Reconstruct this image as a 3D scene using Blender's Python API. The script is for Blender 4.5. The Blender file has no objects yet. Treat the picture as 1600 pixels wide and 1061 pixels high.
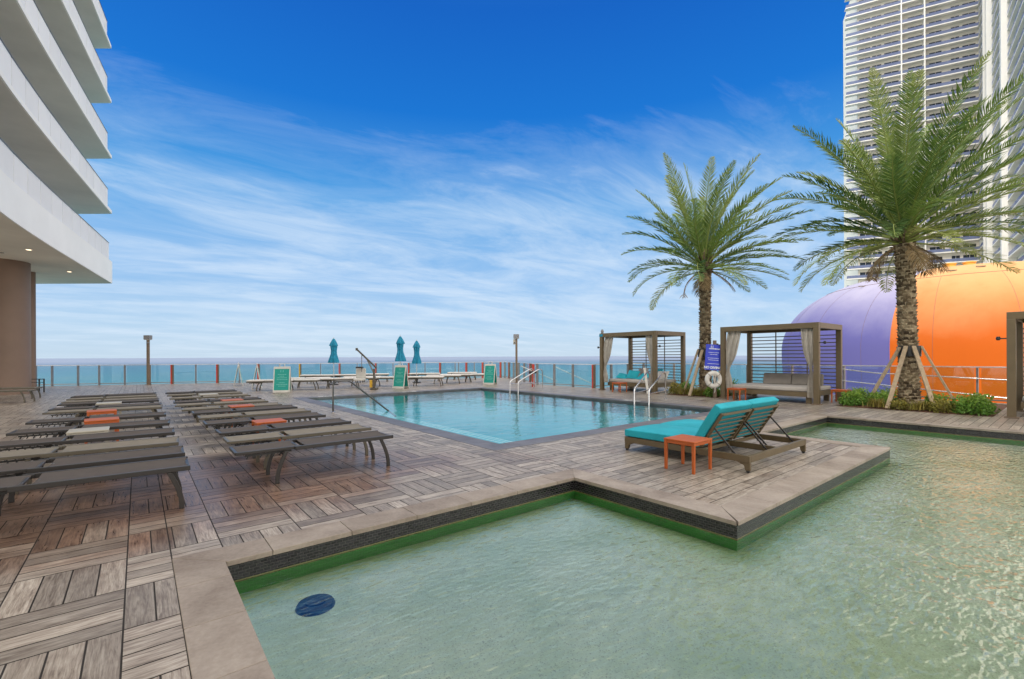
import bpy, math, random
from mathutils import Vector, Matrix
random.seed(7)
R_ = math.radians
sc = bpy.context.scene
COL = sc.collection
# ------------------------------------------------------------------ camera
# world +Y / +X follow the two edges of the pools; the camera looks 39 deg from +Y towards +X
FPX, CH, TH = 721.0, 1.5, R_(39)
FW = (math.sin(TH), math.cos(TH)); RT = (math.cos(TH), -math.sin(TH))
cam_d = bpy.data.cameras.new('camera'); cam = bpy.data.objects.new('camera', cam_d); COL.objects.link(cam)
cam_d.sensor_width = 36; cam_d.lens = FPX * 36 / 1600
cam_d.shift_y = 26.5 / 1600
cam_d.clip_start = 0.05; cam_d.clip_end = 60000
cam.location = (0, 0, CH)
cam.rotation_mode = 'XYZ'
cam.matrix_world = Matrix.Translation((0, 0, CH)) @ Matrix.Rotation(-TH, 4, 'Z') @ Matrix.Rotation(R_(90), 4, 'X') @ Matrix.Rotation(R_(-0.23), 4, 'Z')
sc.camera = cam
# ------------------------------------------------------------------ sky and sun
SUN_EL, SUN_AZ = R_(46), R_(262)     # azimuth clockwise from +Y
world = bpy.data.worlds.new('World'); sc.world = world; world.use_nodes = True
wt = world.node_tree; wt.nodes.clear()
def wn(t, **k):
    n = wt.nodes.new(t)
    for a, b in k.items(): setattr(n, a, b)
    return n
L = wt.links.new
out = wn('ShaderNodeOutputWorld'); bg = wn('ShaderNodeBackground'); bg.inputs[1].default_value = 0.1
sky = wn('ShaderNodeTexSky', sky_type='NISHITA', sun_disc=False)
sky.sun_elevation = SUN_EL; sky.sun_rotation = SUN_AZ; sky.air_density = 1.0; sky.dust_density = 0.6; sky.ozone_density = 2.0
tc = wn('ShaderNodeTexCoord'); sp = wn('ShaderNodeSeparateXYZ'); L(tc.outputs['Generated'], sp.inputs[0])
def mth(op, a, b=None, clamp=False):
    n = wn('ShaderNodeMath', operation=op); n.use_clamp = clamp
    if op == 'MULTIPLY_ADD': n.inputs[2].default_value = .5
    for i, v in enumerate((a, b)):
        if v is None: continue
        if isinstance(v, (int, float)): n.inputs[i].default_value = v
        else: L(v, n.inputs[i])
    return n.outputs[0]
def ramp(fac, stops):
    n = wn('ShaderNodeValToRGB'); L(fac, n.inputs[0]); e = n.color_ramp.elements
    while len(e) < len(stops): e.new(0.5)
    for i, (p, c) in enumerate(stops):
        e[i].position = p; e[i].color = (*c, 1) if len(c) == 3 else c
    return n.outputs[0]
el = sp.outputs[2]
grad = ramp(mth('MAXIMUM', el, 0.0), [(0.0, (.53,.66,.80)), (.06, (.42,.60,.81)), (.16, (.24,.47,.80)), (.30, (.07,.34,.74)), (.46, (.003,.165,.62)), (.60, (.002,.115,.53)), (1.0, (.05,.16,.45))])
sc10 = wn('ShaderNodeMix', data_type='RGBA', blend_type='MULTIPLY'); sc10.inputs[0].default_value = 1
L(grad, sc10.inputs[6]); sc10.inputs[7].default_value = (8.1, 8.3, 8.3, 1)
mx = wn('ShaderNodeMix', data_type='RGBA'); mx.inputs[0].default_value = 0.93
L(sky.outputs[0], mx.inputs[6]); L(sc10.outputs[2], mx.inputs[7])
# cirrus: a flat sheet seen in perspective
den = mth('ADD', mth('MAXIMUM', el, 0.0), 0.10)
cx = mth('DIVIDE', sp.outputs[0], den); cy = mth('DIVIDE', sp.outputs[1], den)
cmb = wn('ShaderNodeCombineXYZ'); L(cx, cmb.inputs[0]); L(cy, cmb.inputs[1])
mp = wn('ShaderNodeMapping'); L(cmb.outputs[0], mp.inputs[0]); mp.inputs['Rotation'].default_value = (0, 0, R_(47)); mp.inputs['Scale'].default_value = (0.5, 1.05, 1); mp.inputs['Location'].default_value = (1.7, .6, 0)
warp = wn('ShaderNodeTexNoise'); warp.inputs['Scale'].default_value = 0.7; warp.inputs['Detail'].default_value = 3; L(mp.outputs[0], warp.inputs[0])
wadd = wn('ShaderNodeVectorMath', operation='MULTIPLY_ADD'); L(warp.outputs['Color'], wadd.inputs[0]); wadd.inputs[1].default_value = (1.2, 1.2, 0); L(mp.outputs[0], wadd.inputs[2])
n1 = wn('ShaderNodeTexNoise'); n1.inputs['Scale'].default_value = 1.7; n1.inputs['Detail'].default_value = 9; n1.inputs['Roughness'].default_value = .66; L(wadd.outputs[0], n1.inputs[0])
n2 = wn('ShaderNodeTexNoise'); n2.inputs['Scale'].default_value = 0.42; n2.inputs['Detail'].default_value = 2; L(mp.outputs[0], n2.inputs[0])
cl = mth('ADD', mth('MULTIPLY', n1.outputs['Fac'], .82), mth('MULTIPLY', n2.outputs['Fac'], .34))
band = ramp(el, [(0.0, (.02,)*3), (.08, (.10,)*3), (.22, (.10,)*3), (.36, (0.02,)*3), (.5, (0,)*3), (.62, (.0,)*3), (.8, (.32,)*3), (1, (.34,)*3)])  # upper stops thicken unseen cloud overhead for fill light
low = mth('MULTIPLY', mth('SUBTRACT', .33, el), 1.1)
cl2 = mth('ADD', mth('ADD', cl, band), mth('MINIMUM', mth('MAXIMUM', low, -.35), .03))
cm = ramp(cl2, [(.50, (0,)*3), (.63, (.15,)*3), (.77, (.50,)*3), (.93, (.8,)*3)])
mc = wn('ShaderNodeMix', data_type='RGBA'); L(cm, mc.inputs[0]); L(mx.outputs[2], mc.inputs[6]); mc.inputs[7].default_value = (5.7, 6.6, 7.6, 1)
# pale fill light added to the unseen sky overhead and behind the camera
bk = mth('ADD', mth('MULTIPLY', sp.outputs[0], -FW[0]), mth('MULTIPLY', sp.outputs[1], -FW[1]))
sky_fill = mth('MAXIMUM', ramp(el, [(.66, (0,)*3), (.84, (1,)*3)]), ramp(mth('MULTIPLY_ADD', bk, .5), [(.225, (0,)*3), (.45, (.97,)*3)]))
mh = wn('ShaderNodeMix', data_type='RGBA'); L(sky_fill, mh.inputs[0]); L(mc.outputs[2], mh.inputs[6]); mh.inputs[7].default_value = (16.5, 15.6, 14.6, 1)
L(mh.outputs[2], bg.inputs[0]); L(bg.outputs[0], out.inputs[0])
sun_d = bpy.data.lights.new('sun', 'SUN'); sun_d.energy = 2.0; sun_d.angle = R_(12); sun_d.color = (1, .95, .88)
sun = bpy.data.objects.new('sun', sun_d); COL.objects.link(sun)
sdir = Vector((math.sin(SUN_AZ) * math.cos(SUN_EL), math.cos(SUN_AZ) * math.cos(SUN_EL), math.sin(SUN_EL)))
sun.rotation_euler = sdir.to_track_quat('Z', 'Y').to_euler(); sun.location = (0, 0, 60)
sc.view_settings.view_transform = 'Standard'; sc.view_settings.look = 'None'; sc.view_settings.exposure = 0.40; sc.view_settings.gamma = 1
sc.cycles.max_bounces = 8; sc.cycles.transparent_max_bounces = 24; sc.cycles.caustics_reflective = False; sc.cycles.caustics_refractive = False

# ------------------------------------------------------------------ materials
MAT = {}
class NT:
    def __init__(s, name):
        s.m = bpy.data.materials.new(name); s.m.use_nodes = True; s.t = s.m.node_tree; s.t.nodes.clear()
        s.o = s.n('ShaderNodeOutputMaterial')
    def n(s, typ, ins=None, **k):
        x = s.t.nodes.new(typ)
        for a, b in k.items(): setattr(x, a, b)
        for a, b in (ins or {}).items(): s.set(x.inputs[a], b)
        return x
    def set(s, sock, v):
        if hasattr(v, 'is_output'): s.t.links.new(v, sock)
        elif isinstance(v, tuple) and len(v) == 3 and sock.type == 'RGBA': sock.default_value = (*v, 1)
        else: sock.default_value = v
    def math(s, op, a, b=0.0, clamp=False):
        x = s.n('ShaderNodeMath', {0: a, 1: b}, operation=op); x.use_clamp = clamp; return x.outputs[0]
    def mix(s, f, a, b, bt='MIX'):
        return s.n('ShaderNodeMix', {0: f, 6: a, 7: b}, data_type='RGBA', blend_type=bt).outputs[2]
    def ramp(s, f, stops):
        x = s.n('ShaderNodeValToRGB', {0: f}); e = x.color_ramp.elements
        while len(e) < len(stops): e.new(.5)
        for i, (p, c) in enumerate(stops):
            if isinstance(c, (int, float)): c = (c,)*3
            e[i].position = p; e[i].color = (*c, 1)
        return x.outputs[0]
    def obj(s): return s.n('ShaderNodeTexCoord').outputs['Object']
    def pos(s): return s.n('ShaderNodeNewGeometry').outputs['Position']
    def map(s, v, scale=(1, 1, 1), loc=(0, 0, 0), rot=(0, 0, 0)):
        return s.n('ShaderNodeMapping', {0: v, 'Scale': scale, 'Location': loc, 'Rotation': rot}).outputs[0]
    def noise(s, v, sc_=5., det=4., rough=.55, dist=0., out='Fac'):
        return s.n('ShaderNodeTexNoise', {'Vector': v, 'Scale': sc_, 'Detail': det, 'Roughness': rough, 'Distortion': dist}).outputs[out]
    def bump(s, h, st=.3, d=.01, normal=None):
        x = s.n('ShaderNodeBump', {'Height': h, 'Strength': st, 'Distance': d})
        if normal is not None: s.set(x.inputs['Normal'], normal)
        return x.outputs[0]
    def bsdf(s, color, rough=.6, metal=0., normal=None, spec=.5, **k):
        p = s.n('ShaderNodeBsdfPrincipled', {'Base Color': color, 'Roughness': rough, 'Metallic': metal, 'Specular IOR Level': spec})
        for a, b in k.items(): s.set(p.inputs[a.replace('_', ' ')], b)
        if normal is not None: s.set(p.inputs['Normal'], normal)
        return p.outputs[0]
    def end(s, sh): s.t.links.new(sh, s.o.inputs[0]); return s.m

def simple(name, col, rough=.6, metal=0., var=.12, vs=6., bump=0., spec=.5):
    n = NT(name); o = n.obj()
    f = n.noise(o, vs, 5, .6)
    c = n.mix(n.ramp(f, [(.3, 0), (.7, 1)]), tuple(x*(1-var) for x in col), tuple(min(1, x*(1+var)) for x in col))
    f2 = n.noise(o, vs*7, 3, .6)
    r = n.math('ADD', rough - .08, n.math('MULTIPLY', f2, .16))
    nm = n.bump(f2, .35, bump) if bump else None
    MAT[name] = n.end(n.bsdf(c, r, metal, nm, spec)); return MAT[name]

simple('charcoal_metal', (.024, .021, .019), .4)
simple('taupe_metal', (.095, .082, .058), .42)
simple('bronze_metal', (.115, .084, .042), .42, var=.1, vs=3)
simple('stainless', (.62, .62, .62), .18, 1.0, var=.05)
simple('dark_steel', (.11, .105, .10), .3, .7)
simple('rail_metal', (.30, .30, .30), .35, .6, var=.05)
simple('rail_cap', (.62, .62, .63), .3, .5, var=.05)
simple('post_gray', (.20, .20, .21), .5)
simple('post_brown', (.17, .12, .08), .5)
simple('post_red', (.50, .045, .025), .5)
simple('post_yellow', (.60, .36, .03), .5)
simple('orange_plastic', (.42, .088, .010), .5, var=.06, vs=8)
simple('white_plastic', (.60, .585, .54), .4, var=.05)
simple('cream_plastic', (.40, .37, .30), .45, var=.06)
simple('black_plastic', (.02, .02, .02), .4)
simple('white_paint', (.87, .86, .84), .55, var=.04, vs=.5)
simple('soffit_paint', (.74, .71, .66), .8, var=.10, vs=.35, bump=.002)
simple('column_brown', (.215, .148, .112), .6, var=.10, vs=.7)
simple('cushion_white', (.62, .60, .57), .9, var=.06, bump=.002)
simple('cushion_dark_grey', (.20, .182, .16), .9, var=.14, vs=1.8, bump=.02)
simple('cushion_grey', (.36, .335, .305), .9, var=.12, vs=1.6, bump=.012)
simple('cushion_teal', (.012, .34, .42), .85, var=.16, vs=1.6, bump=.012)
simple('umbrella_blue', (.008, .22, .36), .8, var=.2, vs=9, bump=.003)
simple('curtain', (.50, .47, .42), .9, var=.14, vs=7, bump=.003)
simple('sign_teal', (.005, .30, .25), .45, var=.04)
simple('sign_blue', (.03, .055, .55), .45, var=.04)
simple('sign_mark', (.75, .80, .80), .6, var=.02)
simple('sign_mark_teal', (.16, .48, .42), .6, var=.02)
simple('lumber', (.34, .26, .17), .8, var=.22, vs=9, bump=.004)
simple('mulch', (.12, .055, .03), .95, var=.5, vs=26, bump=.03)
simple('concrete', (.34, .33, .31), .8, var=.1, vs=1.5)
simple('navy_plastic', (.018, .028, .038), .5, var=.2)
simple('lamp_glass', (.75, .73, .62), .3)
simple('tower_wall', (.90, .84, .72), .75, var=.04, vs=.1)
simple('tower_slab', (.80, .78, .73), .6, var=.03, vs=.1)
simple('tower_soffit', (.46, .43, .36), .8, var=.04, vs=.1)
simple('tower_window', (.035, .045, .06), .12, var=.4, vs=.4)
simple('curtain_white', (.5, .5, .48), .7)
simple('dome_seam', (.17, .11, .10), .95, spec=.1)
simple('dome_vent', (.70, .34, .04), .5)
simple('umbrella_pole', (.55, .56, .56), .3, .6)
simple('grout', (.035, .03, .027), .9)
simple('sand', (.55, .48, .36), .95, var=.1, vs=.05)
simple('frond_dead', (.26, .18, .09), .85, var=.35, vs=5)

def glassy(name, tint, refl_rough=.02, white=None, wf=0., ior=1.45):
    n = NT(name)
    fc = n.n('ShaderNodeLayerWeight', {'Blend': .5}).outputs['Facing']
    fr = n.math('ADD', .045, n.math('MULTIPLY', n.math('POWER', fc, 5.), .8))
    tr = n.n('ShaderNodeBsdfTransparent', {'Color': (*tint, 1)}).outputs[0]
    gl = n.n('ShaderNodeBsdfGlossy', {'Color': (1, 1, 1, 1), 'Roughness': refl_rough}).outputs[0]
    a = n.n('ShaderNodeMixShader', {0: fr, 1: tr, 2: gl}).outputs[0]
    if white:
        f = n.noise(n.obj(), .8, 3)
        rn = n.n('ShaderNodeAttribute', attribute_name='rnd').outputs['Fac']
        wc = n.mix(rn, tuple(x*.94 for x in white), white)
        d = n.n('ShaderNodeBsdfDiffuse', {'Color': wc}).outputs[0]
        tl = n.n('ShaderNodeBsdfTranslucent', {'Color': (*white, 1)}).outputs[0]
        dd = n.n('ShaderNodeMixShader', {0: .22, 1: d, 2: tl}).outputs[0]
        a = n.n('ShaderNodeMixShader', {0: n.math('ADD', wf-.06, n.math('MULTIPLY', f, .12)), 1: a, 2: dd}).outputs[0]
    MAT[name] = n.end(a)
glassy('rail_glass', (.84, .93, .95))
glassy('frosted_glass', (.9, .93, .93), .1, (.93, .94, .97), .93)
glassy('tower_glass', (.45, .50, .62), .05, (.28, .33, .52), .62)

def m_planks():
    n = NT('wood_planks')
    uv = n.n('ShaderNodeUVMap', uv_map='uv').outputs[0]
    rn = n.n('ShaderNodeAttribute', attribute_name='rnd').outputs['Fac']
    off = n.n('ShaderNodeCombineXYZ', {0: n.math('MULTIPLY', rn, 91.7), 1: n.math('MULTIPLY', rn, 53.1), 2: n.math('MULTIPLY', rn, 17.)}).outputs[0]
    v = n.n('ShaderNodeVectorMath', {0: uv, 1: off}, operation='ADD').outputs[0]
    g1 = n.noise(n.map(v, (2.4, 26, 1)), 1.6, 7, .68, 1.1)
    g2 = n.noise(n.map(v, (7, 110, 1)), 1.2, 4, .7, .3)
    g3 = n.noise(n.map(v, (3, 7, 1)), 1.4, 3, .6, .6)
    g = n.math('ADD', n.math('ADD', n.math('MULTIPLY', g1, .55), n.math('MULTIPLY', g2, .25)), n.math('MULTIPLY', g3, .2))
    grey = n.ramp(g, [(.32, (.070, .053, .041)), (.43, (.215, .174, .138)), (.54, (.37, .322, .265)), (.68, (.55, .50, .43))])
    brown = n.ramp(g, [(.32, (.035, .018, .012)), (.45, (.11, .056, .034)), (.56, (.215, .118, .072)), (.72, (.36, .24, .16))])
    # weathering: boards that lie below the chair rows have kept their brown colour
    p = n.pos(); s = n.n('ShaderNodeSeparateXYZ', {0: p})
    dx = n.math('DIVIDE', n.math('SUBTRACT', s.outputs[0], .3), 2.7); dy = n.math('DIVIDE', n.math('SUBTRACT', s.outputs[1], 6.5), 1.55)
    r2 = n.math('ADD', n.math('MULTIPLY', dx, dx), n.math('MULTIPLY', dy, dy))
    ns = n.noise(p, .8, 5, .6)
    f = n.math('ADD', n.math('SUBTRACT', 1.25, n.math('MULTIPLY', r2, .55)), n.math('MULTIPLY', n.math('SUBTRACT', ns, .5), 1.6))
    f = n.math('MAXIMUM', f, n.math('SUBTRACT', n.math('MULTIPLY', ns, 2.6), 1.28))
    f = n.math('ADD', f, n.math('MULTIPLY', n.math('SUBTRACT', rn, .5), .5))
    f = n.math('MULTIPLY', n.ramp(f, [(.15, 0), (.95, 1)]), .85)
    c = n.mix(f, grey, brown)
    tone = n.math('ADD', .70, n.math('MULTIPLY', n.math('FRACT', n.math('MULTIPLY', rn, 7.31)), .52))
    c = n.mix(1., c, n.n('ShaderNodeCombineColor', {0: tone, 1: tone, 2: tone}).outputs[0], 'MULTIPLY')
    ro = n.math('SUBTRACT', n.math('ADD', .26, n.math('MULTIPLY', g1, .3)), n.math('MULTIPLY', f, .12))
    MAT['planks'] = n.end(n.bsdf(c, ro, 0., n.bump(g, .25, .004), .22))
m_planks()

def m_stone(name, a, b, rough=.7, vs=2.2):
    n = NT(name); o = n.pos()
    rn = n.n('ShaderNodeAttribute', attribute_name='rnd').outputs['Fac']
    f = n.math('ADD', n.math('MULTIPLY', n.noise(o, vs, 6, .62, .6), .7), n.math('MULTIPLY', n.noise(o, vs*18, 4, .7), .3))
    f = n.math('ADD', f, n.math('MULTIPLY', n.math('SUBTRACT', rn, .5), .14))
    c = n.ramp(f, [(.32, a), (.5, tuple((x+y)/2 for x, y in zip(a, b))), (.68, b)])
    MAT[name] = n.end(n.bsdf(c, rough, 0., n.bump(f, .25, .004)))
m_stone('coping_stone', (.19, .150, .118), (.385, .33, .275))
m_stone('dark_band', (.085, .08, .085), (.17, .16, .165), .5)
m_stone('plain_border', (.20, .17, .15), (.40, .355, .32), .55)

def m_mosaic():
    n = NT('black_mosaic'); p = n.pos(); s = n.n('ShaderNodeSeparateXYZ', {0: p})
    nrm = n.n('ShaderNodeSeparateXYZ', {0: n.n('ShaderNodeNewGeometry').outputs['Normal']})
    isx = n.math('GREATER_THAN', n.math('ABSOLUTE', nrm.outputs[0]), .5)
    u = n.n('ShaderNodeMix', {0: isx, 2: s.outputs[0], 3: s.outputs[1]}, data_type='FLOAT').outputs[0]
    v = n.n('ShaderNodeCombineXYZ', {0: u, 1: s.outputs[2]}).outputs[0]
    br = n.n('ShaderNodeTexBrick', {'Vector': v, 'Color1': (.008, .008, .010, 1), 'Color2': (.028, .028, .032, 1), 'Mortar': (.05, .048, .045, 1), 'Scale': 1., 'Mortar Size': .0022, 'Brick Width': .048, 'Row Height': .0235, 'Bias': -.2})
    sc_ = n.noise(n.map(p, (2.5, 2.5, 14)), 3, 5, .7)
    c = n.mix(n.ramp(sc_, [(.63, 0), (.78, .35)]), br.outputs[0], (.20, .19, .16))
    yel = n.noise(p, 4.2, 4, .7)
    c = n.mix(n.ramp(yel, [(.69, 0), (.76, .8)]), c, (.34, .25, .09))
    # mineral rim and algae right at the water line
    z = s.outputs[2]
    rim = n.math('MULTIPLY', n.math('GREATER_THAN', z, -.172), n.math('LESS_THAN', z, -.156))
    c = n.mix(n.math('MULTIPLY', rim, .7), c, (.22, .23, .08))
    c = n.mix(n.math('LESS_THAN', z, -.172), c, (.13, .60, .13))
    MAT['mosaic'] = n.end(n.bsdf(c, n.math('ADD', .12, n.math('MULTIPLY', br.outputs[1], .5)), 0., n.bump(br.outputs[1], .5, -.003)))
m_mosaic()

def m_poolfloor():
    n = NT('pebble_plaster'); p = n.pos()
    vo = n.n('ShaderNodeTexVoronoi', {'Vector': p, 'Scale': 130.}).outputs['Color']
    vs = n.n('ShaderNodeSeparateColor', {0: vo}).outputs[0]
    base = n.ramp(n.noise(p, 1.1, 5, .6, .4), [(.3, (.56, .72, .55)), (.7, (.80, .92, .78))])
    c = n.mix(1., base, n.ramp(vs, [(.0, .66), (.10, .88), (.25, 1.), (.9, 1.), (1., 1.12)]), 'MULTIPLY')
    st = n.noise(p, .5, 5, .65, .5)
    c = n.mix(n.ramp(st, [(.46, 0), (.68, .6)]), c, (.42, .56, .30))
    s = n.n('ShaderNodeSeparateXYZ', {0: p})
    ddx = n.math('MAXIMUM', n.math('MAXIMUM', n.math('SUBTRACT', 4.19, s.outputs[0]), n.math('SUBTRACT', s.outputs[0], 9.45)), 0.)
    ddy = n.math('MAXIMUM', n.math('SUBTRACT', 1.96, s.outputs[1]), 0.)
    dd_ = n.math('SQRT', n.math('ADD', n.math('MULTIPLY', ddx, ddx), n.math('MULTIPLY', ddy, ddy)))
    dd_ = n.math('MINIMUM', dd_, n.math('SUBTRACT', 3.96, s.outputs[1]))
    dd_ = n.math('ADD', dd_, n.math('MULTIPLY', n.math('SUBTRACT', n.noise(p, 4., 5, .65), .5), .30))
    c = n.mix(n.ramp(dd_, [(.05, .85), (.20, .5), (.38, 0)]), c, (.20, .36, .11))  # wall's reflection painted into the floor colour as a brown-green border
    # wobbly edge test along the walls for the same painted reflection
    s = n.n('ShaderNodeSeparateXYZ', {0: p}); wob = n.math('MULTIPLY', n.noise(p, 3., 3), .05)
    def edge(sock, at): return n.math('LESS_THAN', n.math('ABSOLUTE', n.math('SUBTRACT', sock, at)), n.math('ADD', wob, .0))
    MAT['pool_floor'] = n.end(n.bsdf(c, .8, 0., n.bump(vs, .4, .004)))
m_poolfloor()
def m_mainfloor():
    n = NT('turquoise_plaster'); p = n.pos()
    c = n.ramp(n.noise(p, .8, 5, .6), [(.3, (.008, .33, .39)), (.7, (.03, .45, .51))])
    MAT['main_floor'] = n.end(n.bsdf(c, .7))
    simple('step_plaster', (.16, .58, .64), .7, var=.05)
m_mainfloor()

def water(name, tint, ior, rip, breeze=False):
    n = NT(name); p = n.pos()
    s = n.n('ShaderNodeSeparateXYZ', {0: p})
    hts = None
    for (scx, scy, rot, size, amt, det) in rip:
        h = n.math('MULTIPLY', n.noise(n.map(p, (scx, scy, 1), rot=(0, 0, R_(rot))), size, det, .5, .5), amt)
        hts = h if hts is None else n.math('ADD', hts, h)
    big = n.noise(p, .35, 2)
    amp = n.ramp(big, [(.3, .45), (.65, 1.)])
    if breeze:   # calm in the sheltered corner, livelier towards the open right side
        amp = n.math('MULTIPLY', amp, n.ramp(n.math('ADD', n.math('DIVIDE', s.outputs[0], 7.), n.math('MULTIPLY', big, .3)), [(.25, .45), (.75, 1.)]))
    nm = n.bump(n.math('MULTIPLY', hts, amp), 1., 1.)
    fr = n.n('ShaderNodeFresnel', {'IOR': ior, 'Normal': nm}).outputs[0]
    tr = n.n('ShaderNodeBsdfTransparent', {'Color': (*tint, 1)}).outputs[0]
    gl = n.n('ShaderNodeBsdfGlossy', {'Color': (1, 1, 1, 1), 'Roughness': .015, 'Normal': nm}).outputs[0]
    return n.end(n.n('ShaderNodeMixShader', {0: fr, 1: tr, 2: gl}).outputs[0])
MAT['fg_water'] = water('shallow_water', (.95, 1., .95), 1.8, [(1, 1.5, 30, 2.2, .010, 1), (1, 2.3, 42, 8.5, .014, 0), (1, 1.9, 28, 19., .0065, 0)], True)
MAT['main_water'] = water('pool_water', (.62, .95, .97), 1.40, [(.8, 1.4, 39, 2.6, .018, 2), (1, 1.5, 30, 9., .004, 2)])

def m_sea():
    n = NT('sea_water'); p = n.pos()
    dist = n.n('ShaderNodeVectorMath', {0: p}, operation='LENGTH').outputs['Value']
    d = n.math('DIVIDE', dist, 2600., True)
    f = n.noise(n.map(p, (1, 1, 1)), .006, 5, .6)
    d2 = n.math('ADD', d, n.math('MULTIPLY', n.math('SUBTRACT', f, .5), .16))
    c = n.ramp(d2, [(.0, (.07, .19, .21)), (.12, (.065, .175, .21)), (.34, (.07, .15, .21)), (.6, (.13, .17, .235)), (1., (.20, .23, .295))])  # far stops pale towards the horizon sky, haze put into the colour
    w = n.math('ADD', n.noise(n.map(p, (1, 2.2, 1), rot=(0, 0, R_(39))), .18, 5, .65), n.noise(n.map(p, (1, 3, 1), rot=(0, 0, R_(39))), .02, 3, .6))
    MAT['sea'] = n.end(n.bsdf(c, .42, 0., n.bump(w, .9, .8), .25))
m_sea()

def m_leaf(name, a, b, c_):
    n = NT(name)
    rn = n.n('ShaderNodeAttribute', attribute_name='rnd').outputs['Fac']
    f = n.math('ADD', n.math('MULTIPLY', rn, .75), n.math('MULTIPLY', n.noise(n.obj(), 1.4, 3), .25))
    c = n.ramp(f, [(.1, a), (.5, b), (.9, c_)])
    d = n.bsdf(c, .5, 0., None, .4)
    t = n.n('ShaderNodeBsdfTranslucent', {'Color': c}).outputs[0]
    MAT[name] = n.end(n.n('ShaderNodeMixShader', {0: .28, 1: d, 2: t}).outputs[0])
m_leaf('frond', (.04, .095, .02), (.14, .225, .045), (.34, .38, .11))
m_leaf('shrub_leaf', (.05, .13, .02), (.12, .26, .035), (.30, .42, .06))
m_leaf('shrub_gold', (.16, .10, .03), (.20, .20, .04), (.42, .34, .07))
def m_bark():
    n = NT('palm_bark')
    rn = n.n('ShaderNodeAttribute', attribute_name='rnd').outputs['Fac']
    f = n.math('ADD', n.math('MULTIPLY', rn, .6), n.math('MULTIPLY', n.noise(n.obj(), 14, 5, .7), .4))
    c = n.ramp(f, [(.2, (.055, .038, .022)), (.5, (.20, .15, .09)), (.8, (.40, .33, .22))])
    MAT['bark'] = n.end(n.bsdf(c, .9, 0., n.bump(n.noise(n.obj(), 40, 4), .5, .01)))
m_bark()
def m_dome(name, col, pale):
    n = NT(name); o = n.obj()
    f = n.noise(o, .16, 5, .6, .3); f2 = n.noise(n.map(o, (1, 1, .12)), .9, 5, .7)
    s = n.n('ShaderNodeSeparateXYZ', {0: o})
    crown_pale = n.ramp(n.math('ADD', n.math('DIVIDE', s.outputs[2], 11.), n.math('MULTIPLY', n.math('SUBTRACT', f, .5), .5)), [(.30, 0), (.85, .9)])  # paler towards the crown, broken up by noise
    c = n.mix(crown_pale, col, pale)
    c = n.mix(n.ramp(f2, [(.55, 0), (.8, .16)]), c, tuple(x*.55 for x in col))
    MAT[name] = n.end(n.bsdf(c, .6, 0., n.bump(f2, .25, .03), .22))
m_dome('dome_purple', (.105, .10, .29), (.42, .40, .49))
m_dome('dome_orange', (.47, .092, .003), (.62, .36, .16))
m_dome('dome_yellow', (.85, .6, .08), (.85, .7, .3))
m_dome('dome_white', (.72, .70, .70), (.78, .75, .72))
def m_emit(name, col, st):
    n = NT(name); MAT[name] = n.end(n.n('ShaderNodeEmission', {0: (*col, 1), 1: st}).outputs[0])
m_emit('downlight_on', (1., .75, .5), 2.5)

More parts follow.
